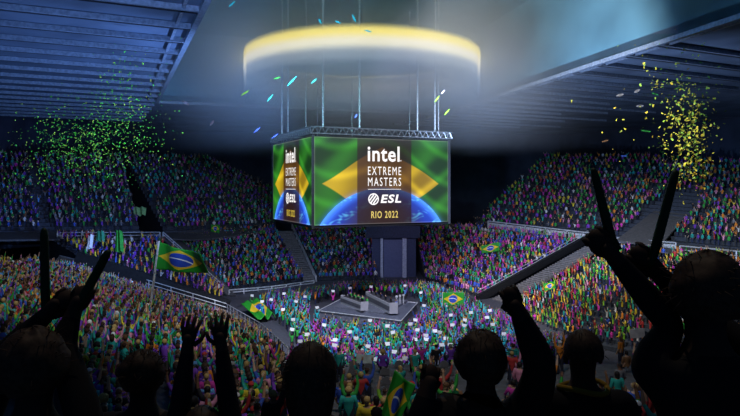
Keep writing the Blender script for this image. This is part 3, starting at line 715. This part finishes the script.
def hair(style, dz=0, lean=0., seed=0):
    rnd = random.Random(seed); b = MB(); c = Vector((0, lean-.002, 1.63+dz)); nu, nv = 20, 14
    rx, ry, rz = {'short': (.092, .108, .108), 'long': (.102, .112, .115), 'curly': (.15, .15, .145), 'cap': (.095, .112, .100), 'messy': (.112, .118, .122), 'bun': (.094, .108, .11)}[style]
    P = {}
    for j in range(nv+1):
        t = -math.pi/2+math.pi*j/nv
        for i in range(nu):
            a = 2*math.pi*i/nu; n = 1+{'short': .02, 'long': .04, 'curly': .09, 'cap': 0, 'messy': .09, 'bun': .03}[style]*rnd.uniform(-1, 1)
            x, y, z = math.cos(t)*math.cos(a), math.cos(t)*math.sin(a), math.sin(t)
            p = Vector((x*rx*n, y*ry*n, z*rz*n))
            if style == 'long' and z < 0 and y < .3: p.z -= .14*(-z); p.y -= .02*(-z)
            P[j, i] = len(b.v); b.v.append(tuple(c+p))
    zc = {'short': -.25, 'long': -1.1, 'curly': -.75, 'cap': .05, 'messy': -.7, 'bun': -.3}[style]
    for j in range(nv):
        t = math.sin(-math.pi/2+math.pi*(j+.5)/nv)
        for i in range(nu):
            a = 2*math.pi*(i+.5)/nu; y = math.cos(math.asin(t))*math.sin(a)
            if t < zc: continue
            if y > .45 and t < .42 and style != 'cap': continue
            if j == nv-1: f = (P[j, i], P[j, (i+1) % nu], P[j+1, 0])
            b.f.append((P[j, i], P[j, (i+1) % nu], P[j+1, (i+1) % nu], P[j+1, i])); b.m.append(0)
    if style == 'cap':
        pts = [tuple(c+Vector((math.cos(a)*.085, .09+math.sin(a)*.10, .012))) for a in [math.pi*q/8 for q in range(9)]]; b.prism(pts, .012)
    if style == 'bun':
        V2, F2 = T_sphere(tuple(c+Vector((0, -.10, .06))), (.05, .05, .05), 8, 6); n = len(b.v); b.v += V2; b.f += [tuple(dict.fromkeys(i+n for i in f)) for f in F2]; b.m += [0]*len(F2)
    return b
M_sk = [mat('skin_%s' % n, c, .6, var=.08) for n, c in zip(('tan', 'olive', 'brown', 'fair', 'deep'), SKIN)]
M_sh = {k_: mat('shirt_'+k_.replace(' ', '_'), c, .85, var=.12, scale=8) for k_, c in SHIRT.items()}
M_hr = {k_: mat('hair_'+k_.replace(' ', '_'), c, .6, var=.3, scale=40) for k_, c in HAIR.items()}
M_cap = {'white': mat('cap_white', (.75, .77, .8), .8), 'red': mat('cap_red', (.5, .04, .04), .8), 'green': mat('cap_green', (.04, .35, .1), .8)}
M_tr = mat('trousers_dark', (.03, .035, .06), .85); M_eye = mat('eye_dark', (.02, .015, .015), .4); M_lip = mat('lip', (.35, .10, .08), .5)
PNAME = {'V': 'arms spread high', 'up': 'arms up', 'one': 'right arm up', 'oneL': 'left arm up', 'clap': 'hands clapping', 'down': 'arms down'}
BODY = {}
for pz in ('V', 'up', 'one', 'oneL', 'clap', 'down'):
    for st in (False, True):
        for sl in ('long', 'short'):
            ar = POSES['one' if pz == 'oneL' else pz]
            if pz == 'oneL': ar = [tuple((-q[0], q[1], q[2]) for q in t_) for t_ in ar][::-1]
            mb = body(ar, seated=st, sleeves=sl, detail=0, fist=(random.random() < .4,)*2)
            o = mb.build('spectator', [M_sk[0], M_sh['teal'], M_eye, M_tr, M_lip], smooth=True); BODY[pz, st, sl] = o.data; bpy.data.objects.remove(o)
HM = {}
for st in ('short', 'long', 'curly', 'cap', 'messy', 'bun'):
    for se in (False, True):
        o = hair(st, -.42 if se else 0, seed=3).build('hair', M_hr['black'], smooth=True); HM[st, se] = o.data; bpy.data.objects.remove(o)
HN = {'short': 'short %s hair', 'long': 'long %s hair', 'curly': 'curly %s hair', 'messy': 'tousled %s hair', 'bun': '%s hair bun'}
SEAT = None
def seat_proto():
    e = empty('stadium_seat')
    b = MB(); b.box((0, .02, .43), (.46, .42, .05)); b.build('seat', mat('seat_grey', (.16, .165, .18), .6), e)
    b = MB(); n = 10; P0 = [(-.23, -.20, .45)]+[(-.23*math.cos(math.pi*i/n), -.20-.0, .62+.20*math.sin(math.pi*i/n)) for i in range(n+1)]+[(.23, -.20, .45)]
    for s_ in (0, 1): b.poly([(x, y_-.04*s_, z) for x, y_, z in (P0 if s_ else P0[::-1])])
    for i in range(len(P0)):
        a_, c_ = P0[i], P0[(i+1) % len(P0)]; b.quad(a_, c_, (c_[0], c_[1]-.04, c_[2]), (a_[0], a_[1]-.04, a_[2]))
    b.build('backrest', mat('seat_grey', (.16, .165, .18)), e)
    b = MB(); b.box((0, .0, .21), (.08, .3, .42)); b.build('pedestal', M_black, e); return e
def copy_tree(o, par=None):
    c = o.copy(); COL.objects.link(c); c.parent = par
    for ch_ in list(o.children): copy_tree(ch_, c)
    return c
usedL = set()
ANCH = [((143, 372), 'dark bushy head'), ((180, 260), 'big waving flag'), ((203, 330), 'two dark hands'), ((262, 330), 'floor rail corner'), ((60, 300), 'dark slanting stick'), ((310, 372), 'long-haired dark head'), ((397, 395), 'draped bottom flag'),
 ((480, 372), 'eared dark head'), ((520, 320), 'dark raised fist'), ((583, 360), 'yellow-scarfed dark head'), ((690, 320), 'two-stick dark figure'), ((110, 310), 'left stand centre')]
def where_is(q):
    best = min(ANCH, key=lambda a: (a[0][0]-q[0])**2+(a[0][1]-q[1])**2); dx, dy = q[0]-best[0][0], q[1]-best[0][1]; d = math.hypot(dx, dy)
    pr = ('just ' if d < 22 else '' if d < 45 else 'far ')
    if abs(dx) > abs(dy): w_ = ('right of ' if dx > 0 else 'left of ')
    else: w_ = ('below ' if dy > 0 else 'above ')
    return (pr+w_+best[1]).strip()
def spectator(p, zone, q, yaw=None, **kw):
    seated = kw.get('seated', zone == 'own' and random.random() < .7)
    for _ in range(200):
        pz = kw.get('pose') or random.choices(list(PNAME), [6, 4, 8, 7, 25, 50] if zone == 'left' else [10, 8, 10, 8, 20, 40])[0]
        shc = kw.get('shirt') or random.choice(ZPAL['left']); hs = kw.get('style') or random.choices(['short', 'long', 'curly', 'cap', 'messy', 'bun'], [30, 20, 12, 10, 20, 8])[0]
        hc = kw.get('hc') or (random.choice(['white', 'red', 'green']) if hs == 'cap' else random.choices(list(HAIR), [30, 25, 18, 16, 5])[0])
        hd_ = ('%s cap' % hc) if hs == 'cap' else HN[hs] % hc
        lab = '%s top, %s, %s, %s' % (shc, hd_, PNAME[pz], where_is(q))
        if len(lab.replace(',', '').split()) > 14: lab = lab.replace('just ', '').replace('far ', '')
        if lab not in usedL: break
    usedL.add(lab); sl = random.choice(('long', 'short')); me = BODY[pz, seated, sl]
    o = bpy.data.objects.new('spectator', me); COL.objects.link(o)
    o.material_slots[0].link = 'OBJECT'; o.material_slots[0].material = random.choice(M_sk); o.material_slots[1].link = 'OBJECT'; o.material_slots[1].material = M_sh[shc]
    h = bpy.data.objects.new('cap' if hs == 'cap' else 'hair', HM[hs, seated]); COL.objects.link(h); h.parent = o
    h.material_slots[0].link = 'OBJECT'; h.material_slots[0].material = M_cap[hc] if hs == 'cap' else M_hr[hc]
    yw = (math.atan2(-(CX0-p.x), CY0-p.y)+random.gauss(0, .3)) if yaw is None else yaw
    o.location = p; o.rotation_euler = (0, 0, yw); s = kw.get('scale', random.uniform(.95, 1.06)); o.scale = (s, s, s)
    tag(o, ('seated ' if seated else 'person in ')+lab, 'person', 'spectators in the near left stand' if zone == 'left' else 'spectators in the lower middle stand')
    return o
for p, z, q in IND: spectator(p, z, q)
# special people in the near stand
def at_own(px, py, hh):   # find the row where a point hh above the tread shows at (px, py)
    best = None
    for i in range(400):
        D = 12.2+i*.054; z = own_z(D)+hh; y_ = HY-F*(z-ZC)/D
        if best is None or abs(y_-py) < best[0]: best = (abs(y_-py), D)
    D = best[1]; return Vector(((px-CX)/F*D, D, own_z(D)))
SPEC = [((367, 371), dict(pose='up', shirt='blue', style='short', hc='dark brown', seated=False)), ((349, 377), dict(pose='down', shirt='brown', style='messy', hc='blond')), ((352, 396), dict(pose='down', shirt='blue', style='messy', hc='brown')),
 ((367, 401), dict(pose='down', shirt='yellow', style='short', hc='blond')), ((421, 368), dict(pose='V', shirt='green', style='short', hc='blond', seated=False)), ((416, 399), dict(pose='down', shirt='purple', style='cap', hc='white')), ((441, 373), dict(pose='V', shirt='red', style='short', hc='dark brown', seated=False)),
 ((446, 386), dict(pose='V', shirt='green', style='short', hc='brown', seated=False)), ((424, 409), dict(pose='down', shirt='magenta', style='messy', hc='dark brown')), ((446, 410), dict(pose='down', shirt='purple', style='short', hc='dark brown')), ((512, 354), dict(pose='down', shirt='red', style='short', hc='blond', seated=False)),
 ((506, 404), dict(pose='clap', shirt='green', style='short', hc='brown')), ((549, 371), dict(pose='clap', shirt='teal', style='short', hc='brown')), ((640, 355), dict(pose='up', shirt='magenta', style='messy', hc='dark brown', seated=False)), ((620, 366), dict(pose='down', shirt='grey', style='short', hc='black')),
 ((385, 392), dict(pose='up', shirt='lime', style='short', hc='dark brown'))]
spp = []
for q, kw in SPEC:
    kw.setdefault('seated', True); p = at_own(q[0], q[1], 1.18 if kw['seated'] else 1.6); spp.append(p); o = spectator(p, 'own', q, yaw=random.uniform(-.3, .3), scale=1.0, **kw)
def clear(p, r=.62): return all((Vector((p.x-s_.x, (p.y-s_.y)*.8))).length > r for s_ in spp)
OWN = [t for t in OWN if clear(t[0])]
for p, z, q in OWN:
    spectator(p, z, q)
seat0 = None; ns = 0
ordw = {}
for p in [t[0] for t in OWN]+spp:
    pass
SEATS = []
for i, D in enumerate([31.3, 29.3, 27.2, 25.3, 23.4, 21.4, 20.5, 19.6, 18.7, 17.8, 16.9]):
    for k_ in range(9):
        X = -2.4+.78*k_
        q = PX((X, D, own_z(D)+.7))
        if q[1] > 420 or not (326 < q[0] < 452 or 505 < q[0] < 560) or any(h[0] < q[0] < h[2] and h[1] < q[1] < h[3] for h in HIDE): continue
        P_ = Vector((X, D+.02, own_z(D)))
        if any((P_-t[0]).length < .55 for t in OWN) or any((P_-t).length < .7 for t in spp): continue
        SEATS.append((P_, q))
SEATS = SEATS[:26]
for P_, q in SEATS:
    if seat0 is None: seat0 = seat_proto(); e = seat0
    else: e = copy_tree(seat0)
    e.location = P_
    rr = sorted({round(s_[0].y, 1) for s_ in SEATS}, reverse=True); rw = rr.index(round(P_.y, 1)); col_ = sorted([s_[0].x for s_ in SEATS if abs(s_[0].y-P_.y) < .1]).index(P_.x)
    tag(e, 'empty grey round-backed seat, %s from the left in the %s row from the floor crowd' % (ordn[col_], ordn[rw]), 'seat', 'empty seats in the near stand')

# ------------------------------------------------------------------ players on the stage
for di, (a, c, n_) in enumerate(DK):
    for i in range(5):
        p = a.lerp(c, (i+.5)/5)-n_*1.25; p.z = 1.25
        pz = random.choice(['down', 'clap']); o = bpy.data.objects.new('player', BODY[pz, False, 'short']); COL.objects.link(o)
        for sl_, mt_ in ((0, random.choice(M_sk)), (1, M_sh['green'] if di == 0 else M_sh['blue'])): o.material_slots[sl_].link = 'OBJECT'; o.material_slots[sl_].material = mt_
        h = bpy.data.objects.new('hair', HM['short', False]); COL.objects.link(h); h.parent = o
        o.location = p; o.rotation_euler = (0, 0, math.atan2(-n_.x, n_.y)); s = .98; o.scale = (s, s, s)
        tag(o, 'player in %s shirt, %s behind the %s desk on stage' % ('green' if di == 0 else 'blue', ['leftmost', 'second from the left', 'in the middle', 'fourth from the left', 'rightmost'][i], 'shorter left' if di == 0 else 'longer right'), 'person', 'players standing behind the desks')

# ------------------------------------------------------------------ dark foreground figures
def figure(label, head, D, arms=None, style='messy', hc=None, sleeves='long', fist=(True, True), shirt=None, yaw=0, hair_s=1.0, aw=1.1):
    hp = W(head[0], head[1], D); zb = own_z(D); s = (hp.z-zb)/1.60
    base = Vector((hp.x, hp.y-.01, zb))
    def loc(t):
        if len(t) == 3: w_ = W(*t)
        else: return Vector(t)
        return (w_-base)/s
    ar = []
    dflt = POSES['down']
    for i in (0, 1):
        if arms and arms[i]: sh_ = Vector(((-.19 if i == 0 else .19), 0, 1.40)); e_, w_ = loc(arms[i][0]), loc(arms[i][1]); ar.append((sh_, e_, w_))
        else: ar.append(dflt[i])
    mb = body(ar, sleeves=sleeves, detail=2, fist=fist, aw=aw)
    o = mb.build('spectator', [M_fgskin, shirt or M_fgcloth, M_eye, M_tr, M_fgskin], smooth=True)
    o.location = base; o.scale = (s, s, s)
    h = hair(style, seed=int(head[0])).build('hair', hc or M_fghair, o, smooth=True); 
    md = h.modifiers.new('ss', 'SUBSURF'); md.levels = 1; md.render_levels = 1
    if hair_s != 1:
        for v_ in h.data.vertices: v_.co = Vector((v_.co.x*hair_s, v_.co.y*hair_s, 1.63+(v_.co.z-1.63)*hair_s))
    # loose strands
    rnd = random.Random(int(head[0])); sb = MB()
    for _ in range(90 if style != 'short' else 40):
        a_, t_ = rnd.uniform(0, 2*math.pi), rnd.uniform(-.2, 1.3) if style != 'long' else rnd.uniform(-.8, 1.3); rr = {'short': .104, 'messy': .118, 'curly': .150, 'long': .112}[style]*hair_s
        d_ = Vector((math.cos(t_)*math.cos(a_), math.cos(t_)*math.sin(a_), math.sin(t_)))
        if d_.y > .4 and d_.z < .4: continue
        p0 = Vector((0, 0, 1.63))+d_*rr*.93; p1 = p0+(d_+Vector((rnd.uniform(-.6, .6), rnd.uniform(-.6, .6), rnd.uniform(-.9, .5)))).normalized()*rnd.uniform(.012, .05); sb.tube([p0, p0.lerp(p1, .5)+d_*.004, p1], .0022, 4, r2=.0006)
    tag(sb.build('hair_wisps', hc or M_fghair, h), kind='stuff')
    tag(o, label, 'person'); return o
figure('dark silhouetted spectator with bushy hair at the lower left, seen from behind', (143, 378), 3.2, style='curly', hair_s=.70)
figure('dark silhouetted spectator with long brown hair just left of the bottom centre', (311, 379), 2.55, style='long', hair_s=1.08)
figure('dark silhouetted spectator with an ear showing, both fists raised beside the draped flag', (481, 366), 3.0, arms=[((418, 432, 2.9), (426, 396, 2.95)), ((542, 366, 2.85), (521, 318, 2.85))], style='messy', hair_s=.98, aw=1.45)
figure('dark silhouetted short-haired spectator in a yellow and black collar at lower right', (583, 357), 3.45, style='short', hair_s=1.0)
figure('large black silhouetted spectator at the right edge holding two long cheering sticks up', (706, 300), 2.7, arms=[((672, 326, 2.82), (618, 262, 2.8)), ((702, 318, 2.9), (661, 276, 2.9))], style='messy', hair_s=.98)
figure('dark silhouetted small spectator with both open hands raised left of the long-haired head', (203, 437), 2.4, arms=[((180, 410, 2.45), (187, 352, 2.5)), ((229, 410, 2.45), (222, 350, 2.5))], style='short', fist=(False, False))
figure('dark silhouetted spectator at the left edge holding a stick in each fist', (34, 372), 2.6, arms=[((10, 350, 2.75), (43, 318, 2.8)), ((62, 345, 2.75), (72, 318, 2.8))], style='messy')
b = MB()   # collar of the lower right figure
def stick(label, a, c, r0, r1, mt=M_greenstick):
    A_, C_ = W(*a), W(*c); b = MB(); n = 10; P_ = []
    b.tube([A_.lerp(C_, t) for t in (0, .03, .3, .6, .9, .97, 1)], r0, 12)
    for i, t in enumerate((0, .03, .3, .6, .9, .97, 1)):
        f = (.45, .9, 1, 1.04, 1.0, .85, .4)[i]*(r0+(r1-r0)*t)/r0; c0 = A_.lerp(C_, t)
        for k_ in range(12): p = Vector(b.v[i*12+k_]); b.v[i*12+k_] = tuple(c0+(p-c0)*f)
    tag(b.build('cheering_stick', mt, smooth=True), label, 'cheering stick', 'long inflated cheering sticks held in the foreground')
stick('long dark stick held up in the left fist of the big right figure, leaning left', (617, 262, 2.8), (593, 168, 2.85), .026, .018)
stick('long dark stick held up in the right fist of the big right figure, leaning right', (650, 268, 2.88), (676, 170, 2.9), .024, .020)
stick('dark upright stick held up at the left edge', (46, 322, 2.8), (44, 228, 2.85), .022, .018)
stick('dark slanting stick held up at the left edge, leaning right', (72, 318, 2.8), (109, 250, 2.9), .024, .020)

# ------------------------------------------------------------------ flags
def flag_mat():
    m_ = bpy.data.materials.new('flag_cloth'); m_.use_nodes = True; nt = m_.node_tree; b = nt.nodes['Principled BSDF']; N = nt.nodes.new; Lk = nt.links.new
    uv = N('ShaderNodeUVMap'); uv.uv_map = 'UVMap'; sp = N('ShaderNodeSeparateXYZ'); Lk(uv.outputs[0], sp.inputs[0])
    def M(op, a, c=None):
        n = N('ShaderNodeMath'); n.operation = op
        for i, x in enumerate((a, c)):
            if x is None: continue
            if isinstance(x, (int, float)): n.inputs[i].default_value = x
            else: Lk(x, n.inputs[i])
        return n.outputs[0]
    x = M('SUBTRACT', sp.outputs[0], .5); y_ = M('SUBTRACT', sp.outputs[1], .5)
    rh = M('LESS_THAN', M('ADD', M('DIVIDE', M('ABSOLUTE', x), .45), M('DIVIDE', M('ABSOLUTE', y_), .43)), 1)
    xa = M('MULTIPLY', x, 1.43); r2 = M('ADD', M('MULTIPLY', xa, xa), M('MULTIPLY', y_, y_)); ci = M('LESS_THAN', r2, .29**2)
    x3 = M('ADD', xa, .10); y3 = M('ADD', y_, .44); d3 = M('SQRT', M('ADD', M('MULTIPLY', x3, x3), M('MULTIPLY', y3, y3))); bd = M('MULTIPLY', M('LESS_THAN', M('ABSOLUTE', M('SUBTRACT', d3, .50)), .022), ci)
    def mix(f, a, c):
        n = N('ShaderNodeMix'); n.data_type = 'RGBA'; Lk(f, n.inputs[0])
        for i, v_ in ((6, a), (7, c)):
            if isinstance(v_, tuple): n.inputs[i].default_value = v_
            else: Lk(v_, n.inputs[i])
        return n.outputs[2]
    c = mix(bd, mix(ci, mix(rh, (.015, .30, .02, 1), (.80, .55, .02, 1)), (.02, .07, .48, 1)), (.8, .85, .9, 1)); Lk(c, b.inputs['Base Color']); b.inputs['Roughness'].default_value = .6
    return m_
M_flag = flag_mat(); M_gfl = mat('green_cloth', (.05, .42, .06), .7)
def flag(label, TL, TR, BR, BL_, wave=.12, waves=2.2, pole=None, mt=None, slip=0., cat='flag', name='flag'):
    q = [W(*p) for p in (TL, TR, BR, BL_)]; nu, nv = 36, 20; b = MB(); UV = []
    nrm = (q[1]-q[0]).cross(q[3]-q[0]).normalized(); up = (q[0]-q[3]); Lh = up.length
    for j in range(nv+1):
        for i in range(nu+1):
            s, t = i/nu, j/nv; p = (q[3].lerp(q[2], s)).lerp(q[0].lerp(q[1], s), t)
            ph = 2*math.pi*waves*s+1.2*t; p = p+nrm*Lh*wave*math.sin(ph)*min(1, s*3)+up*.03*math.sin(ph*.7+.5)*s
            b.v.append(tuple(p)); UV.append((s, t))
    for j in range(nv):
        for i in range(nu): k_ = j*(nu+1)+i; b.f.append((k_, k_+1, k_+nu+2, k_+nu+1)); b.m.append(0)
    root = None
    if pole:
        pb = MB(); P0, P1 = W(*pole[0]), W(*pole[1]); root = empty(name, (0, 0, 0)); 
        pb.tube([P0, P1], pole[2], 7); 
        o = b.build('flag_cloth', mt or M_flag, root, smooth=True); pb.build('flag_pole', M_pole, root)
    else: o = b.build(name, mt or M_flag, smooth=True)
    uvl = o.data.uv_layers.new(name='UVMap'); 
    for lp in o.data.loops: uvl.data[lp.index].uv = UV[lp.vertex_index]
    sd = o.modifiers.new('th', 'SOLIDIFY'); sd.thickness = .008*Lh
    tag(root or o, label, cat, 'green flags with a yellow diamond waved by the crowd' if mt is None else None); return root or o
flag('largest green flag with yellow diamond, waving on a pole over the left stand', (158.5, 242, 47), (203, 255, 45), (210, 274, 46), (152.5, 269, 47), pole=((147, 331, 47), (159, 241, 47), .09), wave=.13, waves=1.6)
flag('green flag with blue disc held up on a short pole right of the stage', (442.5, 292.5, 83), (464, 292.5, 82), (463.5, 305.5, 82), (442.8, 305.5, 83), pole=((442.6, 322, 83), (442.4, 292, 83), .06), wave=.05)
flag('small tilted green flag with blue disc in the far right lower stand', (481, 246, 113), (499, 242, 112), (499.5, 251, 112), (482, 253.5, 113), wave=.08)
flag('green flag lying slanted over the walkway left of the floor crowd', (241, 303, 84), (262, 299, 88), (276, 315, 80), (258, 319, 78), wave=.05)
flag('draped green flag with yellow diamond held up at the bottom centre', (395, 370, 16), (415, 386, 16), (401, 419, 15.8), (378, 424, 15.8), wave=.06, waves=1.4)
flag('tiny green flag with blue disc at the top of the far left lower stand', (211, 224.5, 122), (220, 225, 122), (219, 233, 121), (211, 231.5, 121), wave=.06)
flag('small pale green flag held flat in the right stand', (543, 284, 83), (554, 281, 83), (556, 288, 82), (545, 291, 82), wave=.05)
flag('tiny green flag with blue disc low in the floor crowd in front of the stage', (313, 334.5, 68), (320, 334, 68), (320, 340, 68), (313.5, 340, 68), wave=.05)
flag('green cloth waved in the upper left stand under the confetti', (102, 176, 127), (112, 175, 127), (113, 182, 126), (104, 184, 126), mt=M_gfl)
flag('pale green banner held in the upper left stand beside the dark gap', (133, 207, 118), (146, 207, 118), (145, 215, 117), (134, 216, 117), mt=mat('pale_green_cloth', (.25, .5, .2), .7))
flag('upright green cloth held over the left concourse nearer the flag', (116, 230, 88), (122, 231, 88), (123, 252, 87), (115, 252, 87), mt=M_gfl)
flag('upright green cloth held over the left concourse nearer the left edge', (97, 231, 88), (104, 231, 88), (104, 241, 87), (96, 241, 87), mt=mat('teal_cloth', (.05, .35, .2), .7))
flag('upright white cloth held beside the green cloths over the left concourse', (88, 237, 87), (93, 234, 87), (91, 248, 86), (87, 249, 86), mt=M_card)
flag('small whitish banner held overhead by the blue-sleeved spectator', (356, 354, 27.0), (374, 355, 27.0), (373.5, 364, 26.9), (356.5, 363, 26.9), mt=mat('banner_grey', (.5, .6, .58), .7), wave=.03)
flag('blank grey placard held overhead by the magenta-sleeved spectator at lower right', (629, 329.5, 25), (644.5, 328, 25), (645, 337.5, 25), (630.5, 338.5, 25), mt=mat('placard_grey', (.45, .45, .47), .7), wave=.0, cat='placard', name='placard')
# collar with yellow edge
hp = W(583, 357, 3.45); zb = own_z(3.45); s_ = (hp.z-zb)/1.6
b = MB(); n = 24; P_ = []
for i in range(n+1):
    a_ = 2*math.pi*i/n; P_.append(Vector((hp.x+math.cos(a_)*.115*s_, hp.y+math.sin(a_)*.09*s_, zb+(1.455+.012*math.sin(a_*2))*s_)))
b.tube(P_, .016, 7); b.tube([hp+Vector((-.10, .0, -.22)), hp+Vector((-.20, .02, -.27)), hp+Vector((-.34, .05, -.42))], .017, 7); b.tube([hp+Vector((.10, .0, -.22)), hp+Vector((.20, .02, -.27)), hp+Vector((.33, .05, -.40))], .017, 7)
tag(b.build('scarf', mat('scarf_yellow', (.35, .22, .02), .8), smooth=True), 'yellowish scarf over the shoulders of the dark short-haired figure at lower right', 'scarf')

# ------------------------------------------------------------------ confetti
def confetti(label, clusters, cols, D, size, seed):
    rn = np.random.default_rng(seed); V = []; Fq = []; C = []; nv = 0
    for (cx, cy, sx, sy, n) in clusters:
        for _ in range(n):
            x, y_ = rn.normal(cx, sx), rn.normal(cy, sy)
            if y_ > 205: continue
            d = rn.uniform(D[0], D[1]); p = W(x, y_, d); s = size*rn.uniform(.5, 1.3)*d/60; a = Vector(rn.normal(size=3)).normalized(); c = a.cross(Vector(rn.normal(size=3))).normalized()
            w_, h_ = s*.9, s*.5; nn = a.cross(c)*.012
            for q in (p-a*w_-c*h_, p+a*w_-c*h_+nn*3, p+a*w_+c*h_, p-a*w_+c*h_+nn*3): V.append(tuple(q))
            Fq.append((nv, nv+1, nv+2, nv+3)); nv += 4; C.append(cols[rn.integers(len(cols))])
    me = bpy.data.meshes.new('confetti'); me.from_pydata(V, [], Fq); at = me.attributes.new('cloth', 'FLOAT_COLOR', 'FACE'); at.data.foreach_set('color', np.concatenate([np.array(C), np.ones((len(C), 1))], 1).astype(np.float32).ravel())
    me.materials.append(bpy.data.materials['crowd_clothes']); o = bpy.data.objects.new('confetti', me); COL.objects.link(o); tag(o, label, 'confetti', kind='stuff')
GR = [(.12, .75, .06), (.25, .8, .08), (.08, .55, .08), (.5, .75, .08)]; YE = [(.85, .78, .08), (.75, .75, .10), (.35, .6, .08), (.8, .6, .06)]
confetti('cloud of green confetti falling over the upper left stand', [(95, 135, 32, 20, 850), (62, 150, 26, 14, 300), (122, 98, 18, 24, 300), (75, 172, 40, 18, 220)], GR, (42, 60), .09, 5)
confetti('cloud of yellow confetti falling over the upper right stand', [(690, 126, 13, 26, 520), (690, 165, 13, 18, 170), (672, 100, 20, 30, 130), (640, 110, 40, 40, 30)], YE, (54, 65), .14, 6)
STR = [(292, 81, 14, -50, 'turquoise'), (277, 78, 7, -20, 'green'), (270, 98, 10, -55, 'teal'), (314, 81, 8, -48, 'teal'), (245, 93, 10, -40, 'lime'), (232, 4, 9, -50, 'turquoise'), (257, 130, 9, -45, 'blue'), (275, 136, 8, -40, 'blue'), (356, 116, 5, -60, 'blue'),
 (437, 99, 9, -55, 'lime'), (447, 112, 9, -50, 'lime'), (443, 92, 6, -50, 'white'), (620, 95, 9, -15, 'grey'), (637, 91, 8, -25, 'grey'), (655, 94, 8, 10, 'green'), (640, 106, 9, -5, 'grey'), (646, 131, 12, 5, 'green'), (624, 156, 7, 0, 'blue'), (605, 141, 8, -15, 'brown'),
 (354, 18, 8, 60, 'turquoise'), (338, 22, 6, 20, 'turquoise'), (368, 31, 8, 10, 'turquoise'), (320, 21, 6, 60, 'turquoise'), (212, 123, 7, -60, 'grey'), (186, 103, 8, 30, 'grey')]
tn = {}
for i, (x, y_, L_, an, cn) in enumerate(STR):
    b = MB(); D_ = 64; c0 = W(x, y_, D_); a_ = math.radians(-an); dx = Vector((math.cos(a_), .3, math.sin(a_))).normalized(); cy = dx.cross(Vector((.2, 1, 0))).normalized(); n_ = 6; hw = .085 if cn != 'grey' else .14; LL = L_*D_/F
    for k_ in range(n_):
        t0, t1 = k_/n_-.5, (k_+1)/n_-.5; f = lambda t: c0+dx*LL*t+Vector((0, .04*math.sin(t*6), 0)); w0, w1 = hw*math.cos(t0*2.6), hw*math.cos(t1*2.6)
        b.quad(f(t0)-cy*w0, f(t1)-cy*w1, f(t1)+cy*w1, f(t0)+cy*w0)
    loc_ = 'before the ring light' if 240 < x < 460 and 35 < y_ < 125 else 'above the ring light' if y_ < 35 else 'by the right roof ribs' if x > 500 else 'left of the video cube'
    tn.setdefault((cn, loc_), []).append(1); k3 = len(tn[cn, loc_])
    tag(b.build('paper_strip', M_sh[cn]), '%s paper strip drifting %s, %s of its colour from the top' % (cn, loc_, ordn[k3-1]), 'confetti', 'larger paper strips drifting in the air')

# ------------------------------------------------------------------ lights
def spot(name, loc, tgt, power, col, ang=60, r=.15, blend=.6):
    L = bpy.data.lights.new(name, 'SPOT'); L.energy = power; L.color = col; L.spot_size = math.radians(ang); L.shadow_soft_size = r; L.spot_blend = blend
    o = bpy.data.objects.new(name, L); COL.objects.link(o); o.location = loc; o.rotation_euler = (Vector(tgt)-Vector(loc)).to_track_quat('-Z', 'Y').to_euler(); return o
K = 1.0
spot('floor_wash', (-6, 50, 42), (0, 78, 0), 72000*K, (.75, .85, 1), 62)
spot('floor_wash', (10, 50, 42), (2, 82, 0), 46000*K, (.85, .75, 1), 62)
spot('added_stand_fill', (-6, 90, 12), (-18, 118, 4), 7500*K, (.55, .68, 1), 95, .1)  # spots added under the cube to brighten the far lower stands
spot('added_stand_fill', (5, 92, 12), (20, 116, 4), 7500*K, (.65, .65, 1), 95, .1)
spot('stand_wash', (4, 46, 42), (22, 114, 4), 36000*K, (.75, .7, 1), 50)
spot('stand_wash', (10, 48, 40), (36, 84, 4), 54000*K, (1, .95, .85), 56)
spot('stand_wash', (6, 46, 43), (45, 125, 16), 50000*K, (.95, .95, .9), 60)
spot('stand_wash', (-14, 46, 43), (-58, 122, 18), 44000*K, (.8, .9, 1), 64)
spot('near_wash', (6, 40, 34), (-16, 60, 6), 11000*K, (.95, .97, 1), 62)
spot('near_wash', (0, 14, 34), (-18, 60, 6), 18000*K, (.95, .97, 1), 62)
spot('near_wash', (2, 12, 34), (2, 28, 8), 5500*K, (1, .95, .9), 56)
spot('roof_wash', (-6, 70, 12), (-45, 80, 34), 45000*K, (.22, .42, 1), 110, .3)
spot('roof_wash', (-10, 30, 20), (-30, 90, 34), 16000*K, (.25, .45, 1), 80, .3)
spot('roof_wash', (6, 70, 12), (40, 98, 34), 46000*K, (.42, .6, 1), 100, .3)
spot('dome_wash', (0, 30, 33.5), (-4, 80, 47), 50000*K, (.25, .75, .85), 70, .3)
spot('dome_wash', (-8, 30, 33.5), (35, 90, 43), 80000*K, (.06, .34, .9), 60, .3)
spot('dome_wash', (8, 30, 33.5), (-38, 95, 43), 20000*K, (.40, .35, .9), 60, .3)
spot('added_hair_fill', (0, 9, 33), (0, 3, 17), 1000, (1, .8, .6), 40)  # weak warm spot added to tint the tops of the foreground heads
w = bpy.data.worlds.new('world'); S.world = w; w.use_nodes = True; w.node_tree.nodes['Background'].inputs[0].default_value = (.02, .05, .12, 1); w.node_tree.nodes['Background'].inputs[1].default_value = .3
